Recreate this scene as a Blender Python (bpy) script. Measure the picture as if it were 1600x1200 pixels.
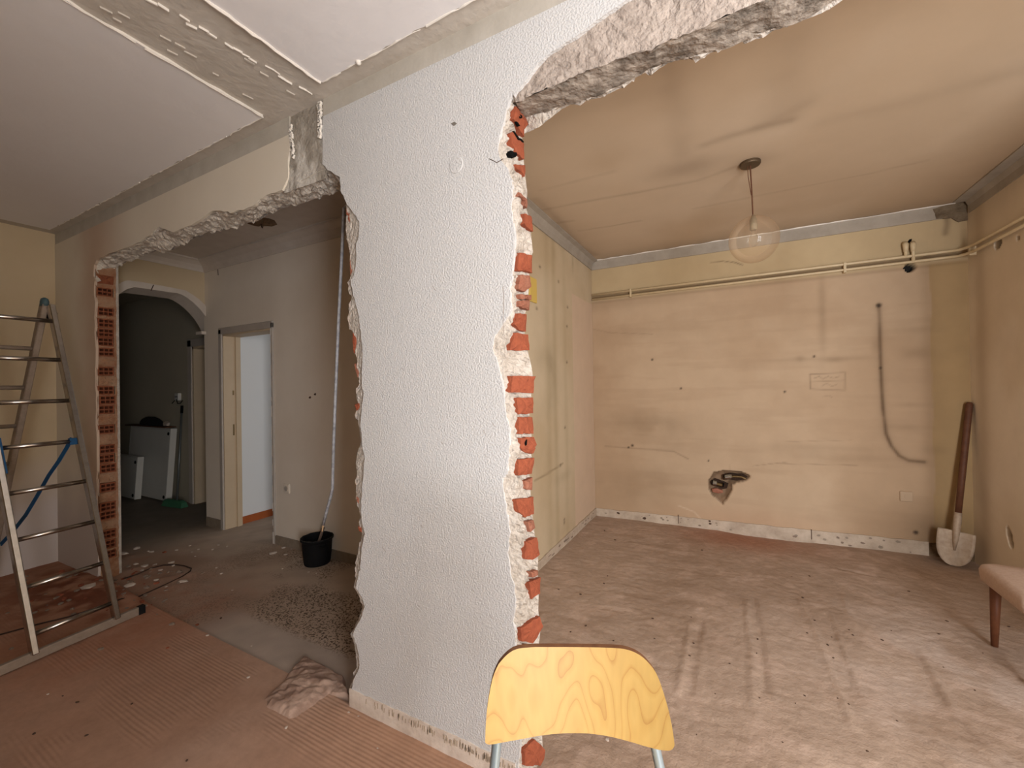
import bpy, bmesh, math, random
import numpy as np
from mathutils import Vector, Matrix

# ------------------------------------------------------------------ clear
for o in list(bpy.data.objects):
    bpy.data.objects.remove(o, do_unlink=True)
scene = bpy.context.scene
C = scene.collection
random.seed(7)
rng = np.random.default_rng(11)

# ------------------------------------------------------------------ camera
FPX = 650.64                       # focal length in pixels of a 1600 x 1200 frame
EYE = 1.47                         # eye height above the floor
YAW, PITCH, ROLL = 0.488638, 0.00489, -0.0161046
def cam_basis():
    cy, sy, cp, sp = math.cos(YAW), math.sin(YAW), math.cos(PITCH), math.sin(PITCH)
    f = Vector((-sy*cp, cy*cp, sp)); r = Vector((cy, sy, 0)); u = r.cross(f)
    cr, sr = math.cos(ROLL), math.sin(ROLL)
    return r*cr + u*sr, -r*sr + u*cr, f
RGT, UPV, FWD = cam_basis()
cd = bpy.data.cameras.new('camera'); cam = bpy.data.objects.new('camera', cd); C.objects.link(cam)
cd.sensor_fit = 'HORIZONTAL'; cd.sensor_width = 36.0; cd.lens = FPX/1600*36.0
cd.clip_start = 0.02; cd.clip_end = 100
m = Matrix.Identity(4)
for i in range(3):
    m[i][0], m[i][1], m[i][2] = RGT[i], UPV[i], -FWD[i]
m[0][3], m[1][3], m[2][3] = 0, 0, EYE
cam.matrix_world = m
scene.camera = cam

# ------------------------------------------------------------------ world, lights, exposure
w = bpy.data.worlds.new('world'); scene.world = w; w.use_nodes = True
bg = w.node_tree.nodes['Background']; bg.inputs[0].default_value = (0.55, 0.70, 0.95, 1); bg.inputs[1].default_value = 1.0
def area(name, loc, direction, sx, sy, power, col):
    l = bpy.data.lights.new(name, 'AREA'); l.shape = 'RECTANGLE'; l.size = sx; l.size_y = sy
    l.energy = power; l.color = col
    o = bpy.data.objects.new(name, l); C.objects.link(o); o.location = loc
    o.rotation_euler = Vector(direction).to_track_quat('-Z', 'Z').to_euler()
    return o
# daylight coming in through the glazed doors and windows of the flat
area('daylight_balcony_door', (1.70, -0.70, 1.30), (0, 1, 0), 1.22, 2.0, 196, (0.975, 0.985, 1.0))
area('daylight_kitchen_window', (1.60, 2.55, 1.5), (-1, 0, 0), 0.8, 1.0, 4.0, (1.0, 0.95, 0.88))
area('daylight_bedroom_window', (-2.3, 4.3, 1.5), (-1, 0, 0), 1.3, 1.4, 9, (0.98, 0.985, 1.0))
vs = scene.view_settings
vs.view_transform = 'Standard'; vs.look = 'None'; vs.gamma = 1; vs.use_curve_mapping = False
vs.exposure = 0.0

# ------------------------------------------------------------------ measuring helpers (pixel -> point on a real plane)
def ray(x, y):
    return RGT*((x-800)/FPX) + UPV*((600-y)/FPX) + FWD
E0 = Vector((0, 0, EYE))
def onz(x, y, z=0.0):
    d = ray(x, y); return E0 + d*((z-EYE)/d.z)
def onx(x, y, X):
    d = ray(x, y); return E0 + d*(X/d.x)
def ony(x, y, Y):
    d = ray(x, y); return E0 + d*(Y/d.y)
def ondepth(x, y, t):
    return E0 + ray(x, y)*t

# ------------------------------------------------------------------ object helpers
def tag(o, label=None, cat=None, group=None, kind=None):
    if label: o['label'] = label
    if cat: o['category'] = cat
    if group: o['group'] = group
    if kind: o['kind'] = kind
    return o
def thing(name, label, cat, loc=(0, 0, 0), group=None):
    o = bpy.data.objects.new(name, None); C.objects.link(o); o.location = loc
    o.empty_display_size = 0.1
    return tag(o, label, cat, group)
def wloc(p):
    v = Vector((0, 0, 0))
    while p is not None:
        v += Vector(p.location); p = p.parent
    return v
def mesh(name, verts, faces, mat, parent=None, smooth=False, origin=None, mats=None, fmat=None):
    """verts are world coordinates; the mesh is stored relative to its own origin"""
    org = Vector(origin) if origin is not None else (wloc(parent) if parent else Vector((0, 0, 0)))
    me = bpy.data.meshes.new(name)
    me.from_pydata([tuple(Vector(v)-org) for v in verts], [], faces)
    for mm in (mats or [mat]): me.materials.append(mm)
    if fmat is not None: me.polygons.foreach_set('material_index', fmat)
    if smooth: me.polygons.foreach_set('use_smooth', [True]*len(me.polygons))
    me.update()
    o = bpy.data.objects.new(name, me); C.objects.link(o)
    if parent:
        o.parent = parent; o.location = org - wloc(parent)
    else:
        o.location = org
    return o
class MB:
    def __init__(s): s.v = []; s.f = []
    def add(s, v, f):
        n = len(s.v); s.v += [Vector(p) for p in v]; s.f += [tuple(i+n for i in q) for q in f]; return s
    def box(s, x0, x1, y0, y1, z0, z1):
        v = [(x, y, z) for z in (z0, z1) for y in (y0, y1) for x in (x0, x1)]
        return s.add(v, [(0,2,3,1),(4,5,7,6),(0,1,5,4),(2,6,7,3),(0,4,6,2),(1,3,7,5)])
    def bar(s, p, q, a, b, up=(0, 0, 1)):
        """box-section bar from p to q, a along side, b along up"""
        p, q = Vector(p), Vector(q); d = (q-p).normalized(); sd = d.cross(Vector(up)).normalized(); u = sd.cross(d)
        v = [e + sd*i*a/2 + u*j*b/2 for e in (p, q) for (i, j) in ((-1,-1),(1,-1),(1,1),(-1,1))]
        return s.add(v, [(3,2,1,0),(4,5,6,7),(0,1,5,4),(1,2,6,5),(2,3,7,6),(3,0,4,7)])
    def tube(s, pts, r, n=10, cap=True):
        pts = [Vector(p) for p in pts]; rs = r if isinstance(r, (list, tuple)) else [r]*len(pts)
        ref = None; v = []; f = []
        for i, p in enumerate(pts):
            d = (pts[min(i+1, len(pts)-1)] - pts[max(i-1, 0)]).normalized()
            if ref is None:
                ref = d.orthogonal().normalized()
            ref = (ref - d*ref.dot(d)).normalized(); b = d.cross(ref)
            for k in range(n):
                a = 2*math.pi*k/n; v.append(p + (ref*math.cos(a)+b*math.sin(a))*rs[i])
        for i in range(len(pts)-1):
            for k in range(n):
                f.append((i*n+k, i*n+(k+1)%n, (i+1)*n+(k+1)%n, (i+1)*n+k))
        if cap:
            f.append(tuple(range(n-1, -1, -1))); f.append(tuple((len(pts)-1)*n+k for k in range(n)))
        return s.add(v, f)
    def lathe(s, prof, c, n=24, sx=1, sy=1, capb=True, capt=True):
        v = []; f = []; c = Vector(c)
        for (r, z) in prof:
            for k in range(n):
                a = 2*math.pi*k/n; v.append(c + Vector((r*math.cos(a)*sx, r*math.sin(a)*sy, z)))
        for i in range(len(prof)-1):
            for k in range(n):
                f.append((i*n+k, i*n+(k+1)%n, (i+1)*n+(k+1)%n, (i+1)*n+k))
        if capb: f.append(tuple(range(n-1, -1, -1)))
        if capt: f.append(tuple((len(prof)-1)*n+k for k in range(n)))
        return s.add(v, f)
    def prism(s, poly, ext):
        ext = Vector(ext); n = len(poly); v = [Vector(p) for p in poly] + [Vector(p)+ext for p in poly]
        f = [tuple(range(n)), tuple(range(2*n-1, n-1, -1))] + [(i, n+i, n+(i+1)%n, (i+1)%n) for i in range(n)]
        return s.add(v, f)
    def build(s, name, mat, parent=None, smooth=False, **k):
        o = mesh(name, s.v, s.f, mat, parent, smooth, **k)
        return fixn(o)
def fixn(o):
    bm = bmesh.new(); bm.from_mesh(o.data); bmesh.ops.recalc_face_normals(bm, faces=bm.faces); bm.to_mesh(o.data); bm.free(); return o
def autosmooth(o, deg=40):
    bm = bmesh.new(); bm.from_mesh(o.data)
    for f in bm.faces: f.smooth = True
    for e in bm.edges:
        if len(e.link_faces) == 2 and e.calc_face_angle(0) > math.radians(deg): e.smooth = False
    bm.to_mesh(o.data); bm.free(); return o
def bevel(o, wdt, seg=2):
    md = o.modifiers.new('bevel', 'BEVEL'); md.width = wdt; md.segments = seg; md.limit_method = 'ANGLE'; return o

# ------------------------------------------------------------------ numpy noise
_perm = np.random.default_rng(3).random((257, 257))
def vnoise(x, y):
    xi = np.floor(x).astype(int); yi = np.floor(y).astype(int); fx = x-xi; fy = y-yi
    fx = fx*fx*(3-2*fx); fy = fy*fy*(3-2*fy); xi %= 256; yi %= 256
    a = _perm[xi, yi]; b = _perm[xi+1, yi]; c = _perm[xi, yi+1]; d = _perm[xi+1, yi+1]
    return (a*(1-fx)+b*fx)*(1-fy) + (c*(1-fx)+d*fx)*fy
def fbm(x, y, oct=4, seed=0):
    r = 0; a = 0.5; t = 0
    for i in range(oct):
        r = r + a*vnoise(x*2**i + 17.3*seed + 3.1*i, y*2**i + 9.7*seed + 5.9*i); t += a; a *= 0.5
    return r/t
def sstep(a, b, x):
    t = np.clip((x-a)/(b-a), 0, 1); return t*t*(3-2*t)
def dline(X, Y, pts):
    """distance from every grid point to a polyline"""
    best = np.full(X.shape, 1e9)
    for (x0, y0), (x1, y1) in zip(pts[:-1], pts[1:]):
        dx, dy = x1-x0, y1-y0; t = np.clip(((X-x0)*dx+(Y-y0)*dy)/(dx*dx+dy*dy+1e-12), 0, 1)
        best = np.minimum(best, np.hypot(X-x0-t*dx, Y-y0-t*dy))
    return best
def inpoly(X, Y, poly):
    r = np.zeros(X.shape, bool); n = len(poly)
    for i in range(n):
        x0, y0 = poly[i]; x1, y1 = poly[(i+1) % n]
        if y0 == y1: continue
        c = ((y0 > Y) != (y1 > Y)) & (X < (x1-x0)*(Y-y0)/(y1-y0)+x0); r ^= c
    return r
def srgb(r, g, b):
    f = lambda c: (c/255/12.92) if c/255 <= 0.04045 else ((c/255+0.055)/1.055)**2.4
    return (f(r), f(g), f(b))
def grid(name, A, Bs, fpos, fcol, mat, parent=None, smooth=True):
    """grid mesh over parameters A x Bs with per-point paint colour"""
    U, V = np.meshgrid(np.array(A), np.array(Bs), indexing='ij'); P = fpos(U, V); col = fcol(U, V)
    na, nb = U.shape; org = np.array(wloc(parent)) if parent else np.zeros(3)
    co = (np.stack([np.broadcast_to(p, U.shape) for p in P], -1).reshape(-1, 3) - org).astype(np.float32)
    i = np.arange(na*nb).reshape(na, nb)
    q = np.stack([i[:-1, :-1], i[1:, :-1], i[1:, 1:], i[:-1, 1:]], -1).reshape(-1, 4)
    me = bpy.data.meshes.new(name); me.vertices.add(len(co)); me.vertices.foreach_set('co', co.ravel())
    me.loops.add(q.size); me.loops.foreach_set('vertex_index', q.ravel().astype(np.int32))
    me.polygons.add(len(q)); me.polygons.foreach_set('loop_start', np.arange(0, q.size, 4, dtype=np.int32))
    me.polygons.foreach_set('use_smooth', np.full(len(q), smooth))
    me.update(calc_edges=True); me.validate()
    at = me.color_attributes.new('paint', 'FLOAT_COLOR', 'POINT')
    c4 = np.ones((na*nb, 4), np.float32); c4[:, :col.shape[-1]] = np.clip(col.reshape(na*nb, -1), 0, 1); at.data.foreach_set('color', c4.ravel())
    me.materials.append(mat); o = bpy.data.objects.new(name, me); C.objects.link(o)
    if parent: o.parent = parent
    return o
def lerpc(c, c2, t):
    return c*(1-t[..., None]) + np.array(c2)*t[..., None]
def strip(name, A, Bl, mat, parent, nu=60, nv=6, amp=0.01, sc=25, seed=0, fixa=True, fixb=False, mid=None):
    """rough broken surface spanned between two 3-D polylines (resampled), displaced with noise"""
    def resample(L, n):
        L = [np.array(p) for p in L]; d = [0]
        for a, b in zip(L[:-1], L[1:]): d.append(d[-1]+np.linalg.norm(b-a))
        t = np.linspace(0, d[-1], n); L = np.array(L); return np.stack([np.interp(t, d, L[:, k]) for k in range(3)], 1)
    a = resample(A, nu); b = resample(Bl, nu); v = []; f = []
    for i in range(nu):
        for j in range(nv+1):
            t = j/nv; p = a[i]*(1-t)+b[i]*t
            if mid is not None: p = p + np.array(mid)*math.sin(math.pi*t)
            k = 1.0
            if (j == 0 and fixa) or (j == nv and fixb): k = 0.0
            h = np.array([(fbm(np.array(p[0]*sc+7*q), np.array((p[1]*1.3+p[2])*sc+3*q), 4, seed+q)-0.5) for q in range(3)])
            v.append(p + h*2*amp*k)
    for i in range(nu-1):
        for j in range(nv): f.append((i*(nv+1)+j, (i+1)*(nv+1)+j, (i+1)*(nv+1)+j+1, i*(nv+1)+j+1))
    return mesh(name, v, f, mat, parent)

# ------------------------------------------------------------------ materials
def nt(name):
    mt = bpy.data.materials.new(name); mt.use_nodes = True; t = mt.node_tree
    return mt, t, t.nodes['Principled BSDF']
def mk(name, col, rough=0.85, mott=None, col2=None, bump=None, metal=0.0, spec=0.3, attr=False, bump2=None):
    """mott (scale, strength, detail): colour mottling towards col2; bump (scale, strength, distance)"""
    mt, t, b = nt(name); N = t.nodes; L = t.links
    b.inputs['Roughness'].default_value = rough; b.inputs['Metallic'].default_value = metal
    b.inputs['Specular IOR Level'].default_value = spec
    tc = N.new('ShaderNodeTexCoord')
    src = None
    if attr:
        a = N.new('ShaderNodeAttribute'); a.attribute_name = 'paint'; src = a.outputs['Color']
    if mott:
        nz = N.new('ShaderNodeTexNoise'); nz.inputs['Scale'].default_value = mott[0]; nz.inputs['Detail'].default_value = mott[2] if len(mott) > 2 else 5
        nz.inputs['Roughness'].default_value = 0.65
        L.new(tc.outputs['Object'], nz.inputs['Vector'])
        rp = N.new('ShaderNodeMapRange'); rp.inputs[1].default_value = 0.35; rp.inputs[2].default_value = 0.7
        L.new(nz.outputs['Fac'], rp.inputs[0])
        ml = N.new('ShaderNodeMath'); ml.operation = 'MULTIPLY'; ml.inputs[1].default_value = mott[1]; L.new(rp.outputs[0], ml.inputs[0])
        mx = N.new('ShaderNodeMix'); mx.data_type = 'RGBA'; L.new(ml.outputs[0], mx.inputs[0])
        if src: L.new(src, mx.inputs[6])
        else: mx.inputs[6].default_value = (*col, 1)
        if attr and col2 is None:
            mx.blend_type = 'MULTIPLY'; mx.inputs[7].default_value = (0.6, 0.58, 0.55, 1)
        else: mx.inputs[7].default_value = (*(col2 or col), 1)
        src = mx.outputs[2]
    if src: L.new(src, b.inputs['Base Color'])
    else: b.inputs['Base Color'].default_value = (*col, 1)
    prev = None
    for bp in (bump, bump2):
        if not bp: continue
        nz = N.new('ShaderNodeTexNoise'); nz.inputs['Scale'].default_value = bp[0]; nz.inputs['Detail'].default_value = 4
        L.new(tc.outputs['Object'], nz.inputs['Vector'])
        bn = N.new('ShaderNodeBump'); bn.inputs['Strength'].default_value = bp[1]; bn.inputs['Distance'].default_value = bp[2]
        L.new(nz.outputs['Fac'], bn.inputs['Height'])
        if prev: L.new(prev, bn.inputs['Normal'])
        prev = bn.outputs['Normal']
    if prev: L.new(prev, b.inputs['Normal'])
    return mt
M = {}
M['pillar'] = mk('pillar_plaster', srgb(213, 213, 214), 0.6, (2.2, 0.4), srgb(206, 205, 202), (140, 0.8, 0.007), spec=0.35)
M['band'] = mk('grey_plaster_band', srgb(166, 156, 143), 0.9, (6, 0.8), srgb(146, 136, 123), (60, 0.3, 0.004))
M['band_front'] = mk('pale_plaster_band', srgb(198, 192, 182), 0.9, (6, 0.8), srgb(178, 171, 160), (60, 0.3, 0.004))
M['pink'] = mk('scratch_coat', srgb(186, 173, 163), 0.95, (18, 0.9), srgb(150, 137, 127), (70, 0.9, 0.012))
M['mortar'] = mk('broken_mortar', srgb(202, 194, 185), 0.95, (25, 0.8), srgb(172, 160, 147), (80, 0.9, 0.012))
M['brick'] = mk('terracotta_brick', srgb(156, 84, 58), 0.9, (40, 0.7), srgb(130, 66, 46), (110, 0.7, 0.006))
M['brick_pale'] = mk('dusty_brick', srgb(158, 108, 88), 0.95, (40, 0.8), srgb(138, 80, 60), (110, 0.7, 0.006))
M['brick_dark'] = mk('hollow_brick', srgb(140, 82, 56), 0.9, (25, 0.8), srgb(120, 66, 44), (80, 0.6, 0.006))
M['dust_brick'] = mk('brick_dust_mortar', srgb(154, 108, 80), 0.95, (14, 0.9), srgb(172, 142, 116), (60, 0.8, 0.01))
M['concrete'] = mk('lintel_concrete', srgb(228, 220, 209), 0.95, (16, 0.9), srgb(180, 169, 157), (50, 0.9, 0.015))
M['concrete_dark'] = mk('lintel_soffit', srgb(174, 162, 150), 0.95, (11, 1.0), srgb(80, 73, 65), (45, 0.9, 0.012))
M['ceil_white'] = mk('ceiling_paint', srgb(240, 238, 240), 0.8, (1.2, 0.4), srgb(230, 225, 224), (14, 0.25, 0.01))
M['edge_white'] = mk('paint_edge', srgb(240, 234, 226), 0.8)
M['ceil_grey'] = mk('ceiling_plaster', srgb(208, 201, 192), 0.95, (5, 0.8), srgb(188, 179, 168), (30, 0.5, 0.008))
M['cream'] = mk('cream_paint', srgb(206, 188, 158), 0.75, (1.5, 0.5), srgb(194, 174, 142), (40, 0.1, 0.004))
M['hall'] = mk('hall_paint', srgb(236, 225, 211), 0.75, (1.6, 0.6), srgb(224, 211, 195), (40, 0.1, 0.004))
M['dark_wall'] = mk('corridor_paint', srgb(176, 168, 150), 0.85, (1.5, 0.4), srgb(160, 152, 136))
M['white_paint'] = mk('white_room_paint', srgb(235, 236, 236), 0.7)
M['white_trim'] = mk('white_gypsum', srgb(214, 204, 194), 0.8, (8, 0.5), srgb(196, 184, 172))
M['door_paint'] = mk('door_lining_paint', srgb(212, 190, 160), 0.5, (5, 0.4), srgb(196, 172, 142), spec=0.4)
M['case_paint'] = mk('door_casing_paint', srgb(190, 180, 170), 0.6, (7, 0.5), srgb(170, 160, 150), spec=0.4)
M['wood_skirt'] = mk('orange_wood', srgb(180, 98, 52), 0.6, (9, 0.6), srgb(150, 76, 36))
M['wall_attr'] = mk('painted_wall', (1, 1, 1), 0.75, (5, 0.16), None, (45, 0.12, 0.004), attr=True)
M['ceil_attr'] = mk('painted_ceiling', (1, 1, 1), 0.8, (3, 0.12), None, (20, 0.12, 0.006), attr=True)
M['floor_attr'] = mk('screed_floor', (1, 1, 1), 0.95, (30, 0.35), None, (24, 0.5, 0.011), attr=True, bump2=(130, 0.4, 0.004), spec=0.15)
M['skirt'] = mk('skirting_scar', srgb(226, 214, 202), 0.9, (13, 0.8), srgb(190, 172, 158), (40, 0.5, 0.006))
M['skirt_kitchen'] = mk('dirty_skirting_scar', srgb(196, 180, 162), 0.9, (9, 0.9), srgb(164, 146, 128), (40, 0.5, 0.006))
M['skirt_hall'] = mk('hall_skirting', srgb(150, 136, 120), 0.6, (20, 0.7), srgb(122, 108, 94))
M['alu'] = mk('aluminium', srgb(190, 184, 178), 0.24, (30, 0.5), srgb(150, 144, 138), metal=1.0)
M['alu_dull'] = mk('dull_aluminium', srgb(158, 142, 128), 0.6, (30, 0.5), srgb(126, 112, 98), metal=0.35)
M['rubber'] = mk('black_rubber', (0.006, 0.006, 0.007), 0.75, spec=0.2)
M['rubber_rim'] = mk('mortar_caked_rim', srgb(74, 70, 66), 0.9, (60, 1.0), (0.01, 0.01, 0.01))
M['blue'] = mk('blue_strap', srgb(24, 74, 116), 0.7)
M['blue_cap'] = mk('teal_plastic', srgb(70, 92, 98), 0.6)
M['black'] = mk('black', (0.004, 0.004, 0.004), 0.9, spec=0.1)
M['conduit'] = mk('grey_conduit', srgb(176, 176, 180), 0.5, (40, 0.9), srgb(110, 110, 116))
M['chrome'] = mk('chrome', srgb(190, 200, 205), 0.15, metal=1.0)
M['brass'] = mk('old_brass', srgb(120, 100, 70), 0.4, metal=0.9)
M['pipe'] = mk('painted_pipe', srgb(206, 186, 150), 0.45, (20, 0.4), srgb(176, 152, 116), spec=0.5)
M['canopy'] = mk('bronze', srgb(96, 80, 62), 0.5, metal=0.6)
M['cord'] = mk('brown_cord', srgb(92, 58, 40), 0.7)
M['socket'] = mk('lamp_socket', srgb(150, 136, 112), 0.6)
M['wood_dark'] = mk('dark_wood', srgb(112, 68, 44), 0.55, (14, 0.7), srgb(84, 48, 30))
M['wood_handle'] = mk('shovel_handle', srgb(98, 62, 42), 0.6, (20, 0.7), srgb(72, 42, 28))
M['steel'] = mk('dusty_steel', srgb(190, 172, 152), 0.6, (20, 0.8), srgb(150, 128, 106), metal=0.25)
M['fabric'] = mk('dusty_pink_fabric', srgb(196, 170, 152), 0.95, (60, 0.6), srgb(176, 148, 130), (260, 0.5, 0.003))
M['plate'] = mk('yellowed_plate', srgb(210, 180, 96), 0.5)
M['plate_wall'] = mk('painted_plate', srgb(176, 152, 125), 0.6)
M['radiator'] = mk('radiator_enamel', srgb(214, 212, 206), 0.4, (4, 0.3), srgb(196, 192, 184))
M['green'] = mk('green_plastic', srgb(66, 116, 86), 0.6)
M['stick'] = mk('grey_stick', srgb(120, 124, 124), 0.4, metal=0.5)
M['cloth'] = mk('dark_cloth', (0.012, 0.011, 0.012), 0.95)
M['card'] = mk('rusty_board', srgb(108, 72, 50), 0.9, (10, 0.7), srgb(70, 44, 30))
M['chip'] = mk('plaster_chip', srgb(206, 192, 180), 0.95, (30, 0.6), srgb(170, 152, 138))
M['chip_red'] = mk('brick_chip', srgb(150, 84, 60), 0.95, (30, 0.7), srgb(112, 62, 46))
M['chip_grey'] = mk('mortar_chip', srgb(140, 122, 108), 0.95, (30, 0.7), srgb(108, 92, 80))
M['fleck'] = mk('dark_fleck', srgb(78, 58, 46), 0.95)
M['wire'] = mk('dark_wire', srgb(58, 40, 32), 0.7)
M['tube'] = mk('grey_tube', srgb(150, 166, 174), 0.3, metal=0.55, spec=0.6)
M['ply_edge'] = mk('plywood_edge', srgb(120, 82, 56), 0.6, (60, 0.6), srgb(88, 56, 38))
M['frame_white'] = mk('window_frame', srgb(225, 225, 222), 0.5)
M['recess_shade'] = mk('recess_shade_brown', srgb(52, 36, 26), 0.95)  # dark brown standing for shade deep in the chased hole
M['seat_ply'] = mk('seat_plywood', srgb(240, 196, 128), 0.4)
def mk_ply():
    mt, t, b = nt('birch_plywood'); N = t.nodes; L = t.links
    tc = N.new('ShaderNodeTexCoord'); mp = N.new('ShaderNodeMapping'); L.new(tc.outputs['Object'], mp.inputs['Vector'])
    mp.inputs['Rotation'].default_value = (0, 0, -0.488); mp.inputs['Scale'].default_value = (1, 1, 0.34)
    nz = N.new('ShaderNodeTexNoise'); nz.inputs['Scale'].default_value = 9.0; nz.inputs['Detail'].default_value = 1.5
    L.new(mp.outputs[0], nz.inputs['Vector'])
    mu = N.new('ShaderNodeMath'); mu.operation = 'MULTIPLY'; mu.inputs[1].default_value = 15.0; L.new(nz.outputs['Fac'], mu.inputs[0])
    fr = N.new('ShaderNodeMath'); fr.operation = 'FRACT'; L.new(mu.outputs[0], fr.inputs[0])
    rp = N.new('ShaderNodeValToRGB'); e = rp.color_ramp.elements
    e[0].position = 0.0; e[0].color = (*srgb(156, 117, 66), 1); e[1].position = 1.0; e[1].color = (*srgb(171, 137, 77), 1)
    for p, c in ((0.05, srgb(165, 129, 72)), (0.14, srgb(173, 140, 81)), (0.7, srgb(176, 144, 84))):
        q = e.new(p); q.color = (*c, 1)
    L.new(fr.outputs[0], rp.inputs[0])
    n2 = N.new('ShaderNodeTexNoise'); n2.inputs['Scale'].default_value = 6; n2.inputs['Detail'].default_value = 3
    m2 = N.new('ShaderNodeMapping'); m2.inputs['Scale'].default_value = (14, 14, 1.0); L.new(tc.outputs['Object'], m2.inputs['Vector']); L.new(m2.outputs[0], n2.inputs['Vector'])
    mx = N.new('ShaderNodeMix'); mx.data_type = 'RGBA'; mx.blend_type = 'MULTIPLY'; mx.inputs[0].default_value = 0.25
    L.new(rp.outputs[0], mx.inputs[6]); L.new(n2.outputs['Color'], mx.inputs[7])
    rg = N.new('ShaderNodeMix'); rg.data_type = 'RGBA'; rg.blend_type = 'MULTIPLY'; rg.inputs[0].default_value = 0.0
    bw = N.new('ShaderNodeRGBToBW'); L.new(n2.outputs['Color'], bw.inputs[0])
    cmb = N.new('ShaderNodeMapRange'); cmb.inputs[3].default_value = 0.80; cmb.inputs[4].default_value = 1.08; L.new(bw.outputs[0], cmb.inputs[0])
    vm = N.new('ShaderNodeVectorMath'); vm.operation = 'SCALE'; L.new(rp.outputs[0], vm.inputs[0]); L.new(cmb.outputs[0], vm.inputs['Scale'])
    L.new(vm.outputs[0], b.inputs['Base Color']); b.inputs['Roughness'].default_value = 0.45; b.inputs['Specular IOR Level'].default_value = 0.4
    return mt
M['ply'] = mk_ply()
def mk_glass(name, tint, dust):
    mt, t, b = nt(name); N = t.nodes; L = t.links
    tr = N.new('ShaderNodeBsdfTransparent'); tr.inputs[0].default_value = (*tint, 1)
    b.inputs['Base Color'].default_value = (*srgb(206, 184, 160), 1); b.inputs['Roughness'].default_value = 0.08; b.inputs['Specular IOR Level'].default_value = 0.8
    lw = N.new('ShaderNodeLayerWeight'); lw.inputs['Blend'].default_value = 0.3
    mr = N.new('ShaderNodeMapRange'); mr.inputs[3].default_value = dust; mr.inputs[4].default_value = 0.42; L.new(lw.outputs['Fresnel'], mr.inputs[0])
    mx = N.new('ShaderNodeMixShader'); L.new(mr.outputs[0], mx.inputs[0]); L.new(tr.outputs[0], mx.inputs[1]); L.new(b.outputs[0], mx.inputs[2])
    L.new(mx.outputs[0], N['Material Output'].inputs[0]); return mt
M['globe'] = mk_glass('amber_globe_glass', (0.97, 0.94, 0.89), 0.12)
M['bulb'] = mk_glass('bulb_glass', (0.95, 0.95, 0.93), 0.10)
M['pane'] = mk_glass('window_glass', (0.97, 0.98, 0.98), 0.02)
def stub_paint():
    """cream paint with orange brick dust smeared around the broken jamb (a deposit fixed to the wall)"""
    mt = mk('dusted_cream_paint', srgb(230, 221, 206), 0.75, (1.8, 0.4), srgb(218, 207, 190), (60, 0.15, 0.004)); t = mt.node_tree; N = t.nodes; L = t.links; b = N['Principled BSDF']
    old = b.inputs['Base Color'].links[0].from_socket
    tc = N.new('ShaderNodeTexCoord'); sx = N.new('ShaderNodeSeparateXYZ'); L.new(tc.outputs['Object'], sx.inputs[0])
    nz = N.new('ShaderNodeTexNoise'); nz.inputs['Scale'].default_value = 3.0; nz.inputs['Detail'].default_value = 6; L.new(tc.outputs['Object'], nz.inputs['Vector'])
    ad = N.new('ShaderNodeMath'); ad.operation = 'MULTIPLY_ADD'; ad.inputs[1].default_value = 0.35; L.new(nz.outputs['Fac'], ad.inputs[0]); L.new(sx.outputs['X'], ad.inputs[2])
    r1 = N.new('ShaderNodeMapRange'); r1.inputs[1].default_value = -4.72; r1.inputs[2].default_value = -4.22; r1.interpolation_type = 'SMOOTHSTEP'; L.new(ad.outputs[0], r1.inputs[0])
    r2 = N.new('ShaderNodeMapRange'); r2.inputs[1].default_value = -3.7; r2.inputs[2].default_value = -4.45; r2.interpolation_type = 'SMOOTHSTEP'; L.new(sx.outputs['X'], r2.inputs[0])
    ml = N.new('ShaderNodeMath'); ml.operation = 'MULTIPLY'; L.new(r1.outputs[0], ml.inputs[0]); L.new(r2.outputs[0], ml.inputs[1])
    m2 = N.new('ShaderNodeMath'); m2.operation = 'MULTIPLY'; m2.inputs[1].default_value = 0.45; L.new(ml.outputs[0], m2.inputs[0])
    mx = N.new('ShaderNodeMix'); mx.data_type = 'RGBA'; L.new(m2.outputs[0], mx.inputs[0]); L.new(old, mx.inputs[6]); mx.inputs[7].default_value = (*srgb(176, 120, 78), 1)
    L.new(mx.outputs[2], b.inputs['Base Color']); return mt
M['stub'] = stub_paint()
def lower_zone(mt, zedge, col):
    """older greyish paint on the lower part of the wall"""
    t = mt.node_tree; N = t.nodes; L = t.links; b = N['Principled BSDF']; old = b.inputs['Base Color'].links[0].from_socket
    tc = N.new('ShaderNodeTexCoord'); sx = N.new('ShaderNodeSeparateXYZ'); L.new(tc.outputs['Object'], sx.inputs[0])
    nz = N.new('ShaderNodeTexNoise'); nz.inputs['Scale'].default_value = 2.0; nz.inputs['Detail'].default_value = 5; L.new(tc.outputs['Object'], nz.inputs['Vector'])
    ad = N.new('ShaderNodeMath'); ad.operation = 'MULTIPLY_ADD'; ad.inputs[1].default_value = 0.5; L.new(nz.outputs['Fac'], ad.inputs[0]); L.new(sx.outputs['Z'], ad.inputs[2])
    mr = N.new('ShaderNodeMapRange'); mr.inputs[1].default_value = zedge+.45; mr.inputs[2].default_value = zedge+.05; L.new(ad.outputs[0], mr.inputs[0])
    mx = N.new('ShaderNodeMix'); mx.data_type = 'RGBA'; L.new(mr.outputs[0], mx.inputs[0]); L.new(old, mx.inputs[6]); mx.inputs[7].default_value = (*col, 1)
    L.new(mx.outputs[2], b.inputs['Base Color']); return mt
M['cream_low'] = lower_zone(mk('two_tone_cream', srgb(206, 188, 158), 0.75, (1.5, 0.5), srgb(194, 174, 142), (40, 0.1, 0.004)), 0.75, srgb(204, 194, 190))
lower_zone(M['stub'], 0.6, srgb(200, 188, 180))
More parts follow.
